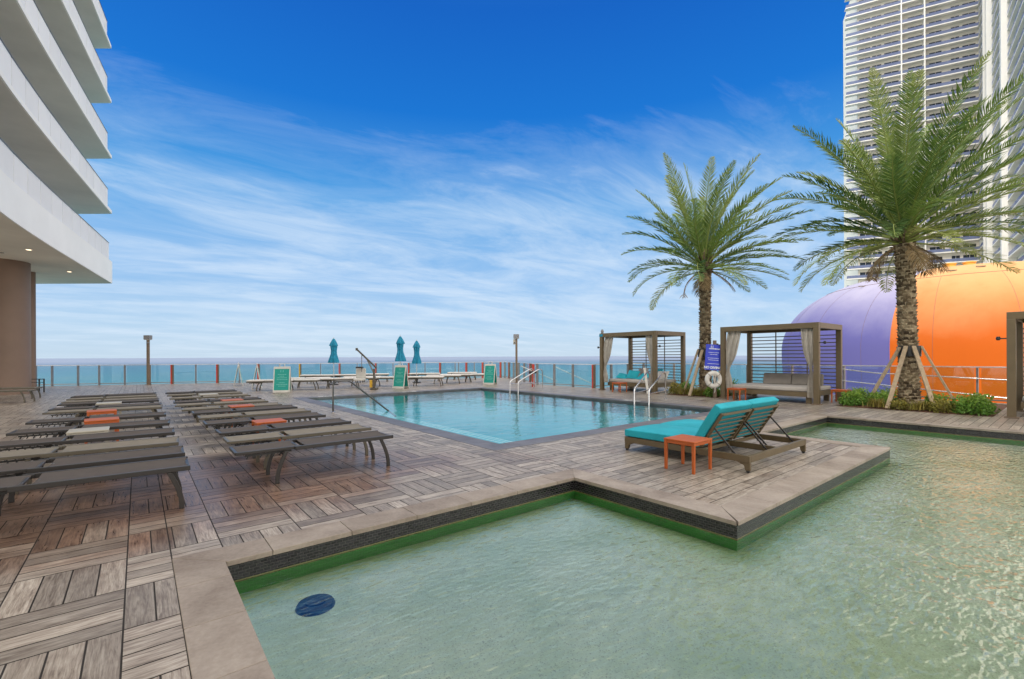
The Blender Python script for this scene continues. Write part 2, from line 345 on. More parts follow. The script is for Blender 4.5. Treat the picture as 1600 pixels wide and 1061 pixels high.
# ------------------------------------------------------------------ mesh helpers
class MB:
    def __init__(s): s.v = []; s.f = []; s.r = []; s.uv = []; s.useuv = False
    def add(s, vs, fs, r=None):
        b = len(s.v); s.v += [tuple(v) for v in vs]
        if r is None: r = random.random()
        for f in fs: s.f.append([b + i for i in f]); s.r.append(r)
        return s
    def box(s, c, d, rz=0., M=None, r=None, tp=1.):
        x, y, z = d[0]/2, d[1]/2, d[2]/2
        P = [(-x, -y, -z), (x, -y, -z), (x, y, -z), (-x, y, -z), (-x*tp, -y*tp, z), (x*tp, -y*tp, z), (x*tp, y*tp, z), (-x*tp, y*tp, z)]
        T = Matrix.Translation(c) @ (M if M is not None else Matrix.Rotation(rz, 4, 'Z'))
        return s.add([T @ Vector(p) for p in P], [(0, 3, 2, 1), (4, 5, 6, 7), (0, 1, 5, 4), (1, 2, 6, 5), (2, 3, 7, 6), (3, 0, 4, 7)], r)
    def b3(s, x0, x1, y0, y1, z0, z1, r=None): return s.box(((x0+x1)/2, (y0+y1)/2, (z0+z1)/2), (x1-x0, y1-y0, z1-z0), r=r)
    def bar(s, a, b, w, h, r=None):
        a, b = Vector(a), Vector(b); d = b - a; q = d.to_track_quat('X', 'Z')
        return s.box((a+b)/2, (d.length, w, h), M=q.to_matrix().to_4x4(), r=r)
    def prism(s, pts, z0, z1, r=None):
        n = len(pts)
        return s.add([(x, y, z0) for x, y in pts] + [(x, y, z1) for x, y in pts], [tuple(range(n))[::-1], tuple(range(n, 2*n))] + [(i, (i+1) % n, n+(i+1) % n, n+i) for i in range(n)], r)
    def extr(s, pts, axis, a0, a1, r=None):   # profile pts in the two other axes, extruded along axis
        def mk(p, a):
            return {'x': (a, p[0], p[1]), 'y': (p[0], a, p[1]), 'z': (p[0], p[1], a)}[axis]
        n = len(pts)
        return s.add([mk(p, a0) for p in pts] + [mk(p, a1) for p in pts], [tuple(range(n))[::-1], tuple(range(n, 2*n))] + [(i, (i+1) % n, n+(i+1) % n, n+i) for i in range(n)], r)
    def tube(s, pts, rad, n=8, r=None):
        pts = [Vector(p) for p in pts]; rings = []; up = None
        rr = rad if isinstance(rad, (list, tuple)) else [rad]*len(pts)
        for i, p in enumerate(pts):
            t = (pts[min(i+1, len(pts)-1)] - pts[max(i-1, 0)]).normalized()
            if up is None: up = t.orthogonal().normalized()
            up = (up - t*up.dot(t)).normalized(); sd = t.cross(up)
            rings.append([p + (up*math.cos(2*math.pi*k/n) + sd*math.sin(2*math.pi*k/n))*rr[i] for k in range(n)])
        vs = [v for rg in rings for v in rg]; fs = []
        for i in range(len(pts)-1):
            for k in range(n): fs.append((i*n+k, i*n+(k+1) % n, (i+1)*n+(k+1) % n, (i+1)*n+k))
        fs.append(tuple(range(n))[::-1]); fs.append(tuple((len(pts)-1)*n+k for k in range(n)))
        return s.add(vs, fs, r)
    def lathe(s, prof, c=(0, 0), n=24, r=None, wob=None):
        vs = []; fs = []
        for j, (rad, z) in enumerate(prof):
            for k in range(n):
                a = 2*math.pi*k/n; q = rad*(wob(a, j) if wob else 1)
                vs.append((c[0]+q*math.cos(a), c[1]+q*math.sin(a), z))
        for j in range(len(prof)-1):
            for k in range(n): fs.append((j*n+k, j*n+(k+1) % n, (j+1)*n+(k+1) % n, (j+1)*n+k))
        fs.append(tuple(range(n))[::-1]); fs.append(tuple((len(prof)-1)*n+k for k in range(n)))
        return s.add(vs, fs, r)
    def build(s, name, mat, parent=None, smooth=False, bevel=0., sub=0):
        me = bpy.data.meshes.new(name); me.from_pydata(s.v, [], s.f)
        a = me.attributes.new('rnd', 'FLOAT', 'FACE'); a.data.foreach_set('value', s.r)
        if s.useuv:
            u = me.uv_layers.new(name='uv'); fl = [c for q in s.uv for c in q]; u.data.foreach_set('uv', fl)
        me.materials.append(MAT[mat])
        if smooth:
            me.polygons.foreach_set('use_smooth', [True]*len(me.polygons))
            try: me.set_sharp_from_angle(angle=R_(40))
            except Exception: pass
        o = bpy.data.objects.new(name, me); COL.objects.link(o)
        if parent: o.parent = parent
        if bevel: b = o.modifiers.new('bevel', 'BEVEL'); b.width = bevel; b.segments = 2; b.limit_method = 'ANGLE'
        if sub: m = o.modifiers.new('sub', 'SUBSURF'); m.levels = sub; m.render_levels = sub
        return o

def tag(o, label=None, cat=None, group=None, kind=None):
    if label: o['label'] = label
    if cat: o['category'] = cat
    if group: o['group'] = group
    if kind: o['kind'] = kind
    return o
def empty(name, loc=(0, 0, 0), rz=0., label=None, cat=None, group=None):
    o = bpy.data.objects.new(name, None); COL.objects.link(o); o.location = loc; o.rotation_euler = (0, 0, rz); o.empty_display_size = .2
    return tag(o, label, cat, group)
def copy_tree(o, parent=None):
    c = o.copy(); COL.objects.link(c); c.parent = parent
    for ch in [x for x in KIDS.get(o.name, [])]: copy_tree(ch, c)
    return c
KIDS = {}
def refresh_kids():
    KIDS.clear()
    for o in bpy.data.objects:
        if o.parent: KIDS.setdefault(o.parent.name, []).append(o)
def place(root, loc, rz, label, group=None, cat=None):
    refresh_kids(); c = copy_tree(root); c.location = loc; c.rotation_euler = (0, 0, rz); tag(c, label, cat, group); return c
def C(r, d, z=0.):  # right / forward metres from the tripod -> world
    return Vector((d*FW[0]+r*RT[0], d*FW[1]+r*RT[1], z))
def AT(px, d, z=0.): return C((px-800)/FPX*d, d, z)
def text_mesh(name, body, size, mat, parent, loc, rot, bold=0.0, align='CENTER'):
    cu = bpy.data.curves.new(name, 'FONT'); cu.body = body; cu.size = size; cu.extrude = .0015; cu.offset = bold; cu.align_x = align; cu.align_y = 'CENTER'
    to = bpy.data.objects.new(name+'_tmp', cu); COL.objects.link(to)
    dg = bpy.context.evaluated_depsgraph_get(); me = bpy.data.meshes.new_from_object(to.evaluated_get(dg))
    bpy.data.objects.remove(to); bpy.data.curves.remove(cu)
    me.materials.clear(); me.materials.append(MAT[mat]); o = bpy.data.objects.new(name, me); COL.objects.link(o)
    o.parent = parent; o.location = loc; o.rotation_euler = rot; return o

# ------------------------------------------------------------------ sea and land far below
SEA = -14.
mb = MB(); N = 48; rr = [0, 60, 200, 800, 3000, 12000, 50000]
for j in range(len(rr)-1):
    for k in range(N):
        a0, a1 = 2*math.pi*k/N, 2*math.pi*(k+1)/N
        q = [(rr[j]*math.cos(a0), rr[j]*math.sin(a0), SEA), (rr[j+1]*math.cos(a0), rr[j+1]*math.sin(a0), SEA), (rr[j+1]*math.cos(a1), rr[j+1]*math.sin(a1), SEA)]
        if rr[j]: q.append((rr[j]*math.cos(a1), rr[j]*math.sin(a1), SEA))
        mb.add(q, [tuple(range(len(q)))])
tag(mb.build('sea', 'sea'), kind='structure')
mb = MB(); pts = [C(14, 40), C(60, 95), C(300, 420), C(600, 300), C(400, -200), C(-200, -200), C(-120, 10), C(-15, 22)]
mb.prism([(p.x, p.y) for p in pts], SEA-2, SEA+1.2)
tag(mb.build('ground', 'sand'), kind='structure')

# ------------------------------------------------------------------ deck
PX0, PX1, PY0, PY1 = 4.8, 12.65, 6.28, 18.0       # main pool water
BAND = .40
FX0, FX1, FY1 = .48, 13.2, 3.96                   # foreground pool
QX0, QX1, QY0 = 4.19, 9.45, 1.96                  # peninsula
CW = .31                                          # coping width
WL = -.165                                        # water level of the foreground pool
RAILA, RAILB = (-9.0, 36.94), (20.3, 25.88)       # far railing line
RAILC, RAILD, RAILE = (16.55, 18.3), (16.55, 14.4), (20.5, 14.4)
deck_poly = [(-16, -9), (20.7, -9), (20.7, 14.2), (16.75, 14.2), (16.75, 18.2), (20.6, 26.0), (-9., 37.15), (-16, 37.15)]
def clip_half(poly, a, b, c):   # keep a*x+b*y<=c
    o = []
    for i in range(len(poly)):
        p, q = poly[i], poly[(i+1) % len(poly)]; fp, fq = a*p[0]+b*p[1]-c, a*q[0]+b*q[1]-c
        if fp <= 0: o.append(p)
        if fp*fq < 0: t = fp/(fp-fq); o.append((p[0]+t*(q[0]-p[0]), p[1]+t*(q[1]-p[1])))
    return o
def rect_sub(rects, h):
    out_ = []
    for (x0, x1, y0, y1) in rects:
        a0, a1, b0, b1 = h
        if a0 >= x1 or a1 <= x0 or b0 >= y1 or b1 <= y0: out_.append((x0, x1, y0, y1)); continue
        if x0 < a0: out_.append((x0, a0, y0, y1))
        if x1 > a1: out_.append((a1, x1, y0, y1))
        m0, m1 = max(x0, a0), min(x1, a1)
        if y0 < b0: out_.append((m0, m1, y0, b0))
        if y1 > b1: out_.append((m0, m1, b1, y1))
    return out_
HOLES = [(PX0-BAND, PX1+BAND, PY0-BAND, PY1+BAND),
         (FX0-CW+.02, QX0+CW, -9.5, FY1+CW), (QX0+CW, QX1-CW, -9.5, QY0+CW), (QX1-CW, FX1+CW, -9.5, FY1+CW)]
PLANTERS = [(15.9, 19.3, 8.15, 10.25), (15.95, 20.2, 1.35, 4.62)]
HOLES += [(a-.0, b, c, d) for a, b, c, d in PLANTERS]
base = [(-16, 20.7, -9, 37.2)]
for h in HOLES: base = rect_sub(base, h)
# boards
mb = MB(); mb.useuv = True
def edge_ok(poly):
    # diagonal far edge and the notch beside the side railing
    poly = clip_half(poly, (RAILB[1]-RAILA[1])*-1, RAILB[0]-RAILA[0], (RAILB[0]-RAILA[0])*37.15 - (RAILB[1]-RAILA[1])*(-9.))
    return poly
def plank(x0, x1, y0, y1, alongx):
    g = .0045; r = random.random()
    for (a0, a1, b0, b1) in base:
        u0, u1, v0, v1 = max(x0, a0), min(x1, a1), max(y0, b0), min(y1, b1)
        if u1-u0 < .012 or v1-v0 < .012: continue
        u0 += g; u1 -= g; v0 += g; v1 -= g
        p = [(u0, v0), (u1, v0), (u1, v1), (u0, v1)]
        if v1 > 14.:
            p = edge_ok(p)
            if u1 > 16.5 and len(p) > 2:
                if (v0+v1)/2 > 18.2: p = clip_half(p, 7.8, -3.85, 7.8*16.75-3.85*18.2)
                elif (v0+v1)/2 > 14.3: p = clip_half(p, 1, 0, 16.75)
        if len(p) < 3: continue
        b = len(mb.v); mb.v += [(x, y, 0.) for x, y in p]; mb.f.append(list(range(b, b+len(p)))); mb.r.append(r)
        for x, y in p: mb.uv.append((x-x0, y-y0) if alongx else (y-y0, x-x0))
M = .585
def basket(x0, x1, y0, y1):
    i0 = math.floor((x0+.07)/M); i1 = math.ceil((x1+.07)/M); j0 = math.floor((y0-3.33)/M); j1 = math.ceil((y1-3.33)/M)
    for i in range(i0, i1):
        for j in range(j0, j1):
            X, Y = -.07+i*M, 3.33+j*M; hor = (i+j) % 2 == 1
            for k in range(4):
                q = (X, X+M, Y+k*M/4, Y+(k+1)*M/4) if hor else (X+k*M/4, X+(k+1)*M/4, Y, Y+M)
                a = (max(q[0], x0), min(q[1], x1), max(q[2], y0), min(q[3], y1))
                if a[1]-a[0] > .01 and a[3]-a[2] > .01: plank(*a, hor)
def running(x0, x1, y0, y1, w=.146, l=.88):
    y = y0
    while y < y1-.01:
        x = x0 - random.random()*l
        while x < x1:
            a, b = max(x, x0), min(x+l, x1)
            if b-a > .02: plank(a, b, y, min(y+w, y1), True)
            x += l
        y += w
basket(-16, 4.5, -9, 37.2); basket(4.5, 20.7, 5.0, 37.2); running(4.5, 20.7, -9, 5.0)
tag(mb.build('deck', 'planks'), kind='structure')
g = MB()
for (a0, a1, b0, b1) in base:
    p = edge_ok([(a0, b0), (a1, b0), (a1, b1), (a0, b1)])
    if a1 > 16.7:
        for (lo, hi, kind) in ((-99, 14.2, 0), (14.2, 18.2, 1), (18.2, 99, 2)):
            q = clip_half(clip_half(p, 0, 1, hi), 0, -1, -lo)
            if kind == 1: q = clip_half(q, 1, 0, 16.75)
            if kind == 2: q = clip_half(q, 7.8, -3.85, 7.8*16.75-3.85*18.2)
            if len(q) > 2: g.add([(x, y, -.004) for x, y in q], [tuple(range(len(q)))])
    elif len(p) > 2: g.add([(x, y, -.004) for x, y in p], [tuple(range(len(p)))])
tag(g.build('deck_grout', 'grout'), kind='structure')
# podium walls below the deck edge
mb = MB()
for (a, b) in [((20.72, -9), (20.72, 14.2)), ((20.72, 14.2), (16.8, 14.25)), ((16.8, 14.25), (16.8, 18.15)), ((16.8, 18.15), (20.62, 26.0)), ((20.62, 26.0), (-9, 37.2)), ((-9, 37.2), (-16, 37.2))]:
    mb.bar((a[0], a[1], -7), (b[0], b[1], -7), .08, 13.98)
tag(mb.build('podium', 'concrete'), kind='structure')

# ------------------------------------------------------------------ foreground pool
mb = MB(); J = .004
def slabs(m, a0, a1, fixed0, fixed1, axis, n, z0=-.035, z1=.006, mitre=(0, 0)):
    # row of coping stones between a0 and a1 along axis; mitre shifts the corners (inner side fixed1)
    for i in range(n):
        s0 = a0+(a1-a0)*i/n+J/2; s1 = a0+(a1-a0)*(i+1)/n-J/2
        t0 = s0+(mitre[0] if i == 0 else 0); t1 = s1+(mitre[1] if i == n-1 else 0)
        p = [(s0, fixed0), (s1, fixed0), (t1, fixed1), (t0, fixed1)]
        if axis == 'y': p = [(y, x) for x, y in p][::-1]
        m.prism(p, z0, z1)
OV = .012
slabs(mb, -9, FY1+CW, FX0-CW+.02, FX0+OV, 'y', 23, mitre=(0, -CW))
slabs(mb, FX0-CW+.02, QX0+CW, FY1+CW, FY1-OV, 'x', 7, mitre=(CW, -CW))
slabs(mb, FY1+CW, QY0+CW, QX0+CW, QX0-OV, 'y', 4, mitre=(-CW, -CW))
slabs(mb, QX0+CW, QX1-CW, QY0+CW, QY0-OV, 'x', 9, mitre=(-CW, CW))
slabs(mb, QY0+CW, FY1+CW, QX1-CW, QX1+OV, 'y', 4, mitre=(-CW, -CW))
slabs(mb, QX1-CW, FX1+CW, FY1+CW, FY1-OV, 'x', 8, mitre=(CW, -CW))
slabs(mb, FY1+CW, -9, FX1+CW, FX1-OV, 'y', 24, mitre=(-CW, 0))
tag(mb.build('pool_coping', 'coping_stone', bevel=.004), kind='structure')
ZF = -.265
def wallq(m, pts, z0, z1):
    for (a, b) in zip(pts[:-1], pts[1:]): m.add([(a[0], a[1], z0), (b[0], b[1], z0), (b[0], b[1], z1), (a[0], a[1], z1)], [(0, 1, 2, 3)])
outl = [(FX0, -9), (FX0, FY1), (QX0, FY1), (QX0, QY0), (QX1, QY0), (QX1, FY1), (FX1, FY1), (FX1, -9)]
mb = MB(); wallq(mb, outl, ZF-.01, -.035)
tag(mb.build('pool_wall', 'mosaic'), kind='structure')
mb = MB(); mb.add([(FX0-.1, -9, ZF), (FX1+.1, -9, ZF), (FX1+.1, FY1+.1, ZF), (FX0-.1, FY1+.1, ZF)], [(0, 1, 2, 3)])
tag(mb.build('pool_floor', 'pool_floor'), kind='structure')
mb = MB(); mb.add([(FX0, -9, WL), (FX1, -9, WL), (FX1, FY1, WL), (QX1, FY1, WL), (QX1, QY0, WL), (QX0, QY0, WL), (QX0, FY1, WL), (FX0, FY1, WL)], [(0, 1, 2, 3, 4, 5, 6, 7)])
tag(mb.build('pool_water', 'fg_water'), kind='structure')
# floor drain
r = empty('pool_drain', (.97, 3.42, ZF), 0, 'round dark blue drain cover on the floor of the shallow green pool', 'drain cover')
mb = MB(); mb.lathe([(.13, 0), (.13, .012), (.118, .03), (.085, .034)], n=40); mb.build('rim', 'navy_plastic', r, True)
mb = MB(); mb.lathe([(.07, .034), (.07, .045), (.05, .05)], n=32); mb.build('cap', 'navy_plastic', r, True)

# ------------------------------------------------------------------ main pool
mb = MB(); B = BAND; zb = .004
slabs(mb, PY0-B, PY1+B, PX0-B, PX0+OV, 'y', 24, mitre=(B, -B), z1=zb)
slabs(mb, PX0-B, PX1+B, PY1+B, PY1-OV, 'x', 18, mitre=(B, -B), z1=zb)
slabs(mb, PY1+B, PY0-B, PX1+B, PX1-OV, 'y', 24, mitre=(-B, B), z1=zb)
slabs(mb, PX0-B, PX1+B, PY0-B, PY0+OV, 'x', 18, mitre=(B, -B), z1=zb)
tag(mb.build('main_pool_coping', 'dark_band', bevel=.003), kind='structure')
mb = MB(); zf = -.44
pl = [(PX0, PY0), (PX0, PY1), (PX1, PY1), (PX1, PY0), (PX0, PY0)]; wallq(mb, pl, zf-.01, -.13)
mb.add([(PX0-.05, PY0-.05, zf), (PX1+.05, PY0-.05, zf), (PX1+.05, PY1+.05, zf), (PX0-.05, PY1+.05, zf)], [(0, 1, 2, 3)])
tag(mb.build('main_pool_basin', 'main_floor'), kind='structure')
mb = MB(); wallq(mb, pl, -.13, -.035); tag(mb.build('main_pool_waterline_tiles', 'dark_band'), kind='structure')
mb = MB()
for i in range(4): mb.b3(PX0+.001, PX0+.35*(i+1)+.1, PY0+.01, PY1-.01, zf, -.14-.07*i)
tag(mb.build('main_pool_steps', 'step_plaster'), kind='structure')
mb = MB()
for i in range(4): mb.b3(PX0+.35*(i+1)+.06, PX0+.35*(i+1)+.103, PY0+.02, PY1-.02, -.14-.07*i, -.136-.07*i)
tag(mb.build('step_edge_stripes', 'white_paint'), kind='structure')
mb = MB(); mb.add([(PX0, PY0, -.065), (PX1, PY0, -.065), (PX1, PY1, -.065), (PX0, PY1, -.065)], [(0, 1, 2, 3)])
tag(mb.build('main_pool_water', 'main_water'), kind='structure')
# depth marker plates on the far wall and edge
def marker(x, y, rz, txt, label):
    e = empty('depth_marker', (x, y, 0), rz, label, 'depth marker')
    mb = MB(); mb.box((0, 0, .006), (.62, .16, .006)); mb.build('plate', 'white_plastic', e)
    text_mesh('lettering', txt, .15, 'black_plastic', e, (0, 0, .0105), (0, 0, 0), .002)
marker(9.05, PY1+.2, 0, '4 FT', 'small white depth plate in the far pool edge left of the green sign reflection')
marker(PX1+.2, 9.5, R_(-90), '4 FT', 'small white depth plate between the ladder rails at the right pool edge')
marker(5.6, PY1+.2, 0, '3 FT', 'small white depth plate at the far left corner of the pool')

# ------------------------------------------------------------------ loungers
def make_lounger(frame, sling, cushion=False):
    """lies along local X, head at -X, near edge y=-.31"""
    Ln, W, H = 1.88, .56, .42
    e = empty('sun_lounger')
    x0, x1, w = -Ln/2, Ln/2, W/2
    mb = MB(); xs = x0+.72
    for s in (-1, 1): mb.b3(xs-.10, x1, s*(w-.016)-.016, s*(w-.016)+.016, H-.046, H)
    mb.b3(x1-.03, x1-.002, -w+.033, w-.033, H-.05, H-.012); mb.b3(xs+.036, xs+.06, -w+.033, w-.033, H-.052, H-.016)
    for xx in (-.1, .35): mb.tube([(xx, -w+.03, H-.05), (xx, w-.03, H-.05)], .011, 6)
    mb.build('frame', frame, e, bevel=.004)
    mb = MB()
    for s in (-1, 1): mb.b3(x0, xs-.012, s*(w-.055)-.014, s*(w-.055)+.014, H-.038, H-.004)
    mb.b3(x0-.012, x0+.02, -w+.05, w-.05, H-.038, H-.004); mb.b3(xs-.06, xs-.034, -w+.07, w-.07, H-.036, H-.010)
    mb.build('backrest_frame', frame, e, bevel=.004)
    def sling_part(name, a, b, ww):
        mb = MB(); n = 8; m = 6; top = []; zs = lambda u, v: H-.004-.024*math.sin(math.pi*v)*(.5+.5*math.sin(math.pi*u))
        vs = []; fs = []
        for i in range(n+1):
            for j in range(m+1): vs.append((a+(b-a)*i/n, -ww+2*ww*j/m, zs(i/n, j/m)))
        for i in range(n):
            for j in range(m): k = i*(m+1)+j; fs.append((k, k+m+1, k+m+2, k+1))
        off = len(vs); vs += [(x, y, z-.005) for x, y, z in vs]; fs += [tuple(q+off for q in f)[::-1] for f in fs]
        mb.add(vs, fs); mb.build(name, sling, e, True)
    sling_part('backrest_sling', x0+.012, xs-.03, w-.062); sling_part('seat_sling', xs+.035, x1-.016, w-.026)
    for sx in (0, 1):
        for s in (-1, 1):
            mb = MB(); pr = []
            lx = x0+.52 if sx == 0 else x1-.17; dr = -1 if sx == 0 else 1
            for t in range(8):
                u = t/7; pr.append((lx+dr*(.10*math.sin(u*1.7)), H-.05-(H-.05)*u))
            prof = [(x-.022, z) for x, z in pr] + [(x+.022, z) for x, z in pr[::-1]]
            yy = s*(w-.016); mb.extr(prof, 'y', yy-.013, yy+.013); mb.build('leg', frame, e, bevel=.003)
    mb = MB()
    for s in (-1, 1):
        yy = s*(w-.12); mb.b3(x0+.10, x0+.60, yy-.008, yy+.008, H-.075, H-.055)
        for k in range(6): mb.bar((x0+.13+.07*k, yy, H-.075), (x0+.115+.07*k, yy, H-.105), .014, .014)
    mb.tube([(x0+.5, -w+.09, H-.09), (x0+.5, w-.09, H-.09)], .01, 6)
    mb.build('recliner_rack', 'black_plastic', e)
    if cushion:
        mb = MB(); mb.b3(x0, x0+.70, -w, w, H+.002, H+.08); mb.b3(x0+.72, x1+.02, -w, w, H+.002, H+.08); mb.build('cushion', 'cushion_white', e, True, bevel=.035)
    return e
proto = {}
simple('sling_dark', (.10, .086, .077), .9, spec=.2, var=.08, bump=.001); simple('sling_taupe', (.21, .188, .152), .9, spec=.2, var=.08, bump=.001)
for key, (f, s) in {'charcoal': ('charcoal_metal', 'sling_dark'), 'taupe': ('taupe_metal', 'sling_taupe')}.items(): proto[key] = make_lounger(f, s)
used = set()
def put(key, loc, rz, label, group, cat='sun lounger'):
    if key not in used:
        used.add(key); o = proto[key]; o.location = loc; o.rotation_euler = (0, 0, rz); tag(o, label, cat, group); return o
    return place(proto[key], loc, rz, label, group, cat)
ORD = ['first', 'second', 'third', 'fourth', 'fifth', 'sixth', 'seventh', 'eighth', 'ninth', 'tenth', 'eleventh', 'twelfth', 'thirteenth', 'fourteenth']
Lrow = [(5.65, 'charcoal'), (6.46, 'charcoal'), (7.36, 'taupe'), (8.36, 'charcoal'), (9.62, 'charcoal'), (11.07, 'charcoal'), (12.85, 'taupe'), (13.62, 'charcoal'), (14.95, 'charcoal'), (15.72, 'taupe'), (16.75, 'taupe'), (17.75, 'charcoal')]
for i, (y, k) in enumerate(Lrow):
    put(k, (-.52 if i > 0 else -.53, y+.28, 0), R_(-1.5 if i < 2 else random.uniform(-4, -1.5)), f'{k} sling lounger lying flat, {ORD[i]} from the front of the left row', 'flat loungers of the left row')
Rrow = [(6.00, 'charcoal', 1.80), (6.87, 'taupe', 1.84), (7.75, 'charcoal', 1.85), (8.95, 'charcoal', 1.8), (9.9, 'taupe', 1.8), (10.85, 'charcoal', 1.78), (11.7, 'taupe', 1.66), (12.85, 'taupe', 1.6), (13.8, 'charcoal', 1.62), (15.2, 'taupe', 1.6), (16.5, 'taupe', 1.6), (17.6, 'charcoal', 1.6)]
for i, (y, k, x) in enumerate(Rrow):
    put(k, (x, y+.28, 0), R_(random.uniform(-1., 1.) if i < 4 else random.uniform(-3.5, -1)), f'{k} sling lounger lying flat, {ORD[i]} from the front of the right row', 'flat loungers of the right row')

# ------------------------------------------------------------------ small tables
def make_table(mat, H=.41):
    e = empty('side_table'); mb = MB(); W = .46; D = .44
    mb.b3(-W/2, W/2, -D/2, D/2, H-.022, H); mb.build('tabletop', mat, e, bevel=.008)
    mb = MB()
    for s in (-1, 1): mb.b3(-W/2+.045, W/2-.045, s*(D/2-.02)-.009, s*(D/2-.02)+.009, H-.06, H-.0225); mb.b3(s*(W/2-.02)-.009, s*(W/2-.02)+.009, -D/2+.045, D/2-.045, H-.06, H-.0225)
    mb.build('apron', mat, e, bevel=.003)
    for sx in (-1, 1):
        for sy in (-1, 1):
            mb = MB(); mb.box((sx*(W/2-.024), sy*(D/2-.024), (H-.0225)/2), (.034, .034, H-.0225), tp=1.15); mb.build('leg', mat, e, bevel=.005)
    return e
proto['table_orange'] = make_table('orange_plastic'); proto['table_cream'] = make_table('cream_plastic')
TB = [('orange', 5.66, 3.29, 0, 'orange side table in front of the turquoise double lounger'),
      ('cream', -.58, 9.36, 0, 'pale cream table in the left lounger row, nearest of the row'),
      ('orange', -.50, 10.83, .05, 'orange table in the left lounger row, the nearer orange one'),
      ('orange', -.58, 12.6, .05, 'orange table in the left lounger row, the farther orange one'),
      ('cream', -.55, 14.68, 0, 'pale cream table in the left lounger row, farthest of the row'),
      ('orange', 1.72, 8.68, 0, 'orange table in the right lounger row, nearest of the row'),
      ('orange', 1.78, 11.82, 0, 'orange table in the right lounger row, second of the row'),
      ('orange', 1.85, 13.6, 0, 'orange table in the right lounger row, third of the row'),
      ('cream', 1.6, 16.2, 0, 'pale cream table near the far end of the right lounger row'),
      ('orange', 15.55, 12.1, 0, 'orange table in front of the daybed with turquoise pillows'),
      ('orange', 15.62, 7.3, 0, 'orange table left of the grey sofa daybed'),
      ('orange', 17.3, 4.8, 0, 'orange table right of the grey sofa daybed beside the palm bed')]
for c, x, y, a, lb in TB: put('table_'+c, (x, y, .0), a, lb, 'small side tables', 'side table')
for o in bpy.data.objects:
    if o.name.startswith('side_table') and o.location.y > 8 and o.location.x < 3: o.scale = (1, 1, 1.06)

# ------------------------------------------------------------------ double lounger on the peninsula
def cushion_mesh(x0, x1, pr, thick, name, mat, parent):
    """pr = side profile [(y,z)] of the underside; puffy slab on top"""
    mb = MB(); n = 6; rows = []
    for i, (y, z, ny, nz) in enumerate(pr):
        for j in range(n+1):
            pass
    vs = []; fs = []; m = len(pr)
    for lay in (0, 1):
        for i, (y, z, ny, nz) in enumerate(pr):
            for j in range(n+1):
                u = i/(m-1); v = j/n
                puff = (.012*math.sin(math.pi*v) + .008*math.sin(math.pi*u)) if lay else 0
                edge = .018 if (lay and (j in (0, n) or i in (0, m-1))) else 0
                t = thick*lay+puff-edge
                vs.append((x0+(x1-x0)*v, y+ny*t, z+nz*t))
    k = (n+1)*m
    for i in range(m-1):
        for j in range(n):
            a = i*(n+1)+j; fs.append((a, a+1, a+n+2, a+n+1)); fs.append((k+a, k+a+n+1, k+a+n+2, k+a+1))
    for i in range(m-1):
        a = i*(n+1); fs.append((a, a+n+1, k+a+n+1, k+a)); b = a+n; fs.append((b, k+b, k+b+n+1, b+n+1))
    for j in range(n):
        fs.append((j, k+j, k+j+1, j+1)); q = (m-1)*(n+1)+j; fs.append((q, q+1, k+q+1, k+q))
    mb.add(vs, fs); return mb.build(name, mat, parent, True, bevel=.012)
e = empty('double_lounger', (0, 0, 0), 0, 'bronze framed double chaise lounge with raised backs and turquoise cushions', 'double lounger')
X0, X1, Y0, Y1 = 6.03, 7.95, 2.66, 4.60; ft = .215
mb = MB()
for x in (X0+.025, X1-.025): mb.b3(x-.025, x+.025, Y0, Y1, ft-.085, ft)
xm = (X0+X1)/2; mb.b3(xm-.02, xm+.02, Y0+.052, Y1-.052, ft-.085, ft-.003)
for y in (Y0+.025, Y1-.025): mb.b3(X0+.052, X1-.052, y-.025, y+.025, ft-.085, ft)
mb.b3(X0+.052, xm-.022, 3.36, 3.40, ft-.07, ft-.02); mb.b3(xm+.022, X1-.052, 3.36, 3.40, ft-.07, ft-.02)
mb.build('frame', 'bronze_metal', e, bevel=.004)
for x in (X0+.03, X1-.03):
    for y in (Y0+.03, Y1-.03):
        s = 1 if y < 3.5 else -1
        mb = MB(); mb.extr([(y-.03*s, ft-.087), (y+.14*s, ft-.087), (y+.045*s, ft-.125), (y+.03*s, .03), (y-.03*s, .03)][::s], 'x', x-.022, x+.022)
        lg = mb.build('leg', 'bronze_metal', e, bevel=.003)
        mb = MB(); mb.tube([(x-.015, y-.0, .022), (x+.015, y, .022)], .022, 12); mb.build('caster', 'black_plastic', lg, True)
mb = MB()
for i in range(9):
    y = 3.46+i*.125; mb.b3(X0+.05, xm-.022, y-.025, y+.025, ft-.02, ft+.004); mb.b3(xm+.022, X1-.05, y-.025, y+.025, ft-.02, ft+.004)
mb.build('seat_slats', 'bronze_metal', e)
pv = (3.34, .235); ang = R_(58); bl = .57; dy, dz = -math.cos(ang), math.sin(ang); ny, nz = math.sin(ang), math.cos(ang)
def bp(t, off=0.): return (pv[0]+dy*t+ny*off, pv[1]+dz*t+nz*off)
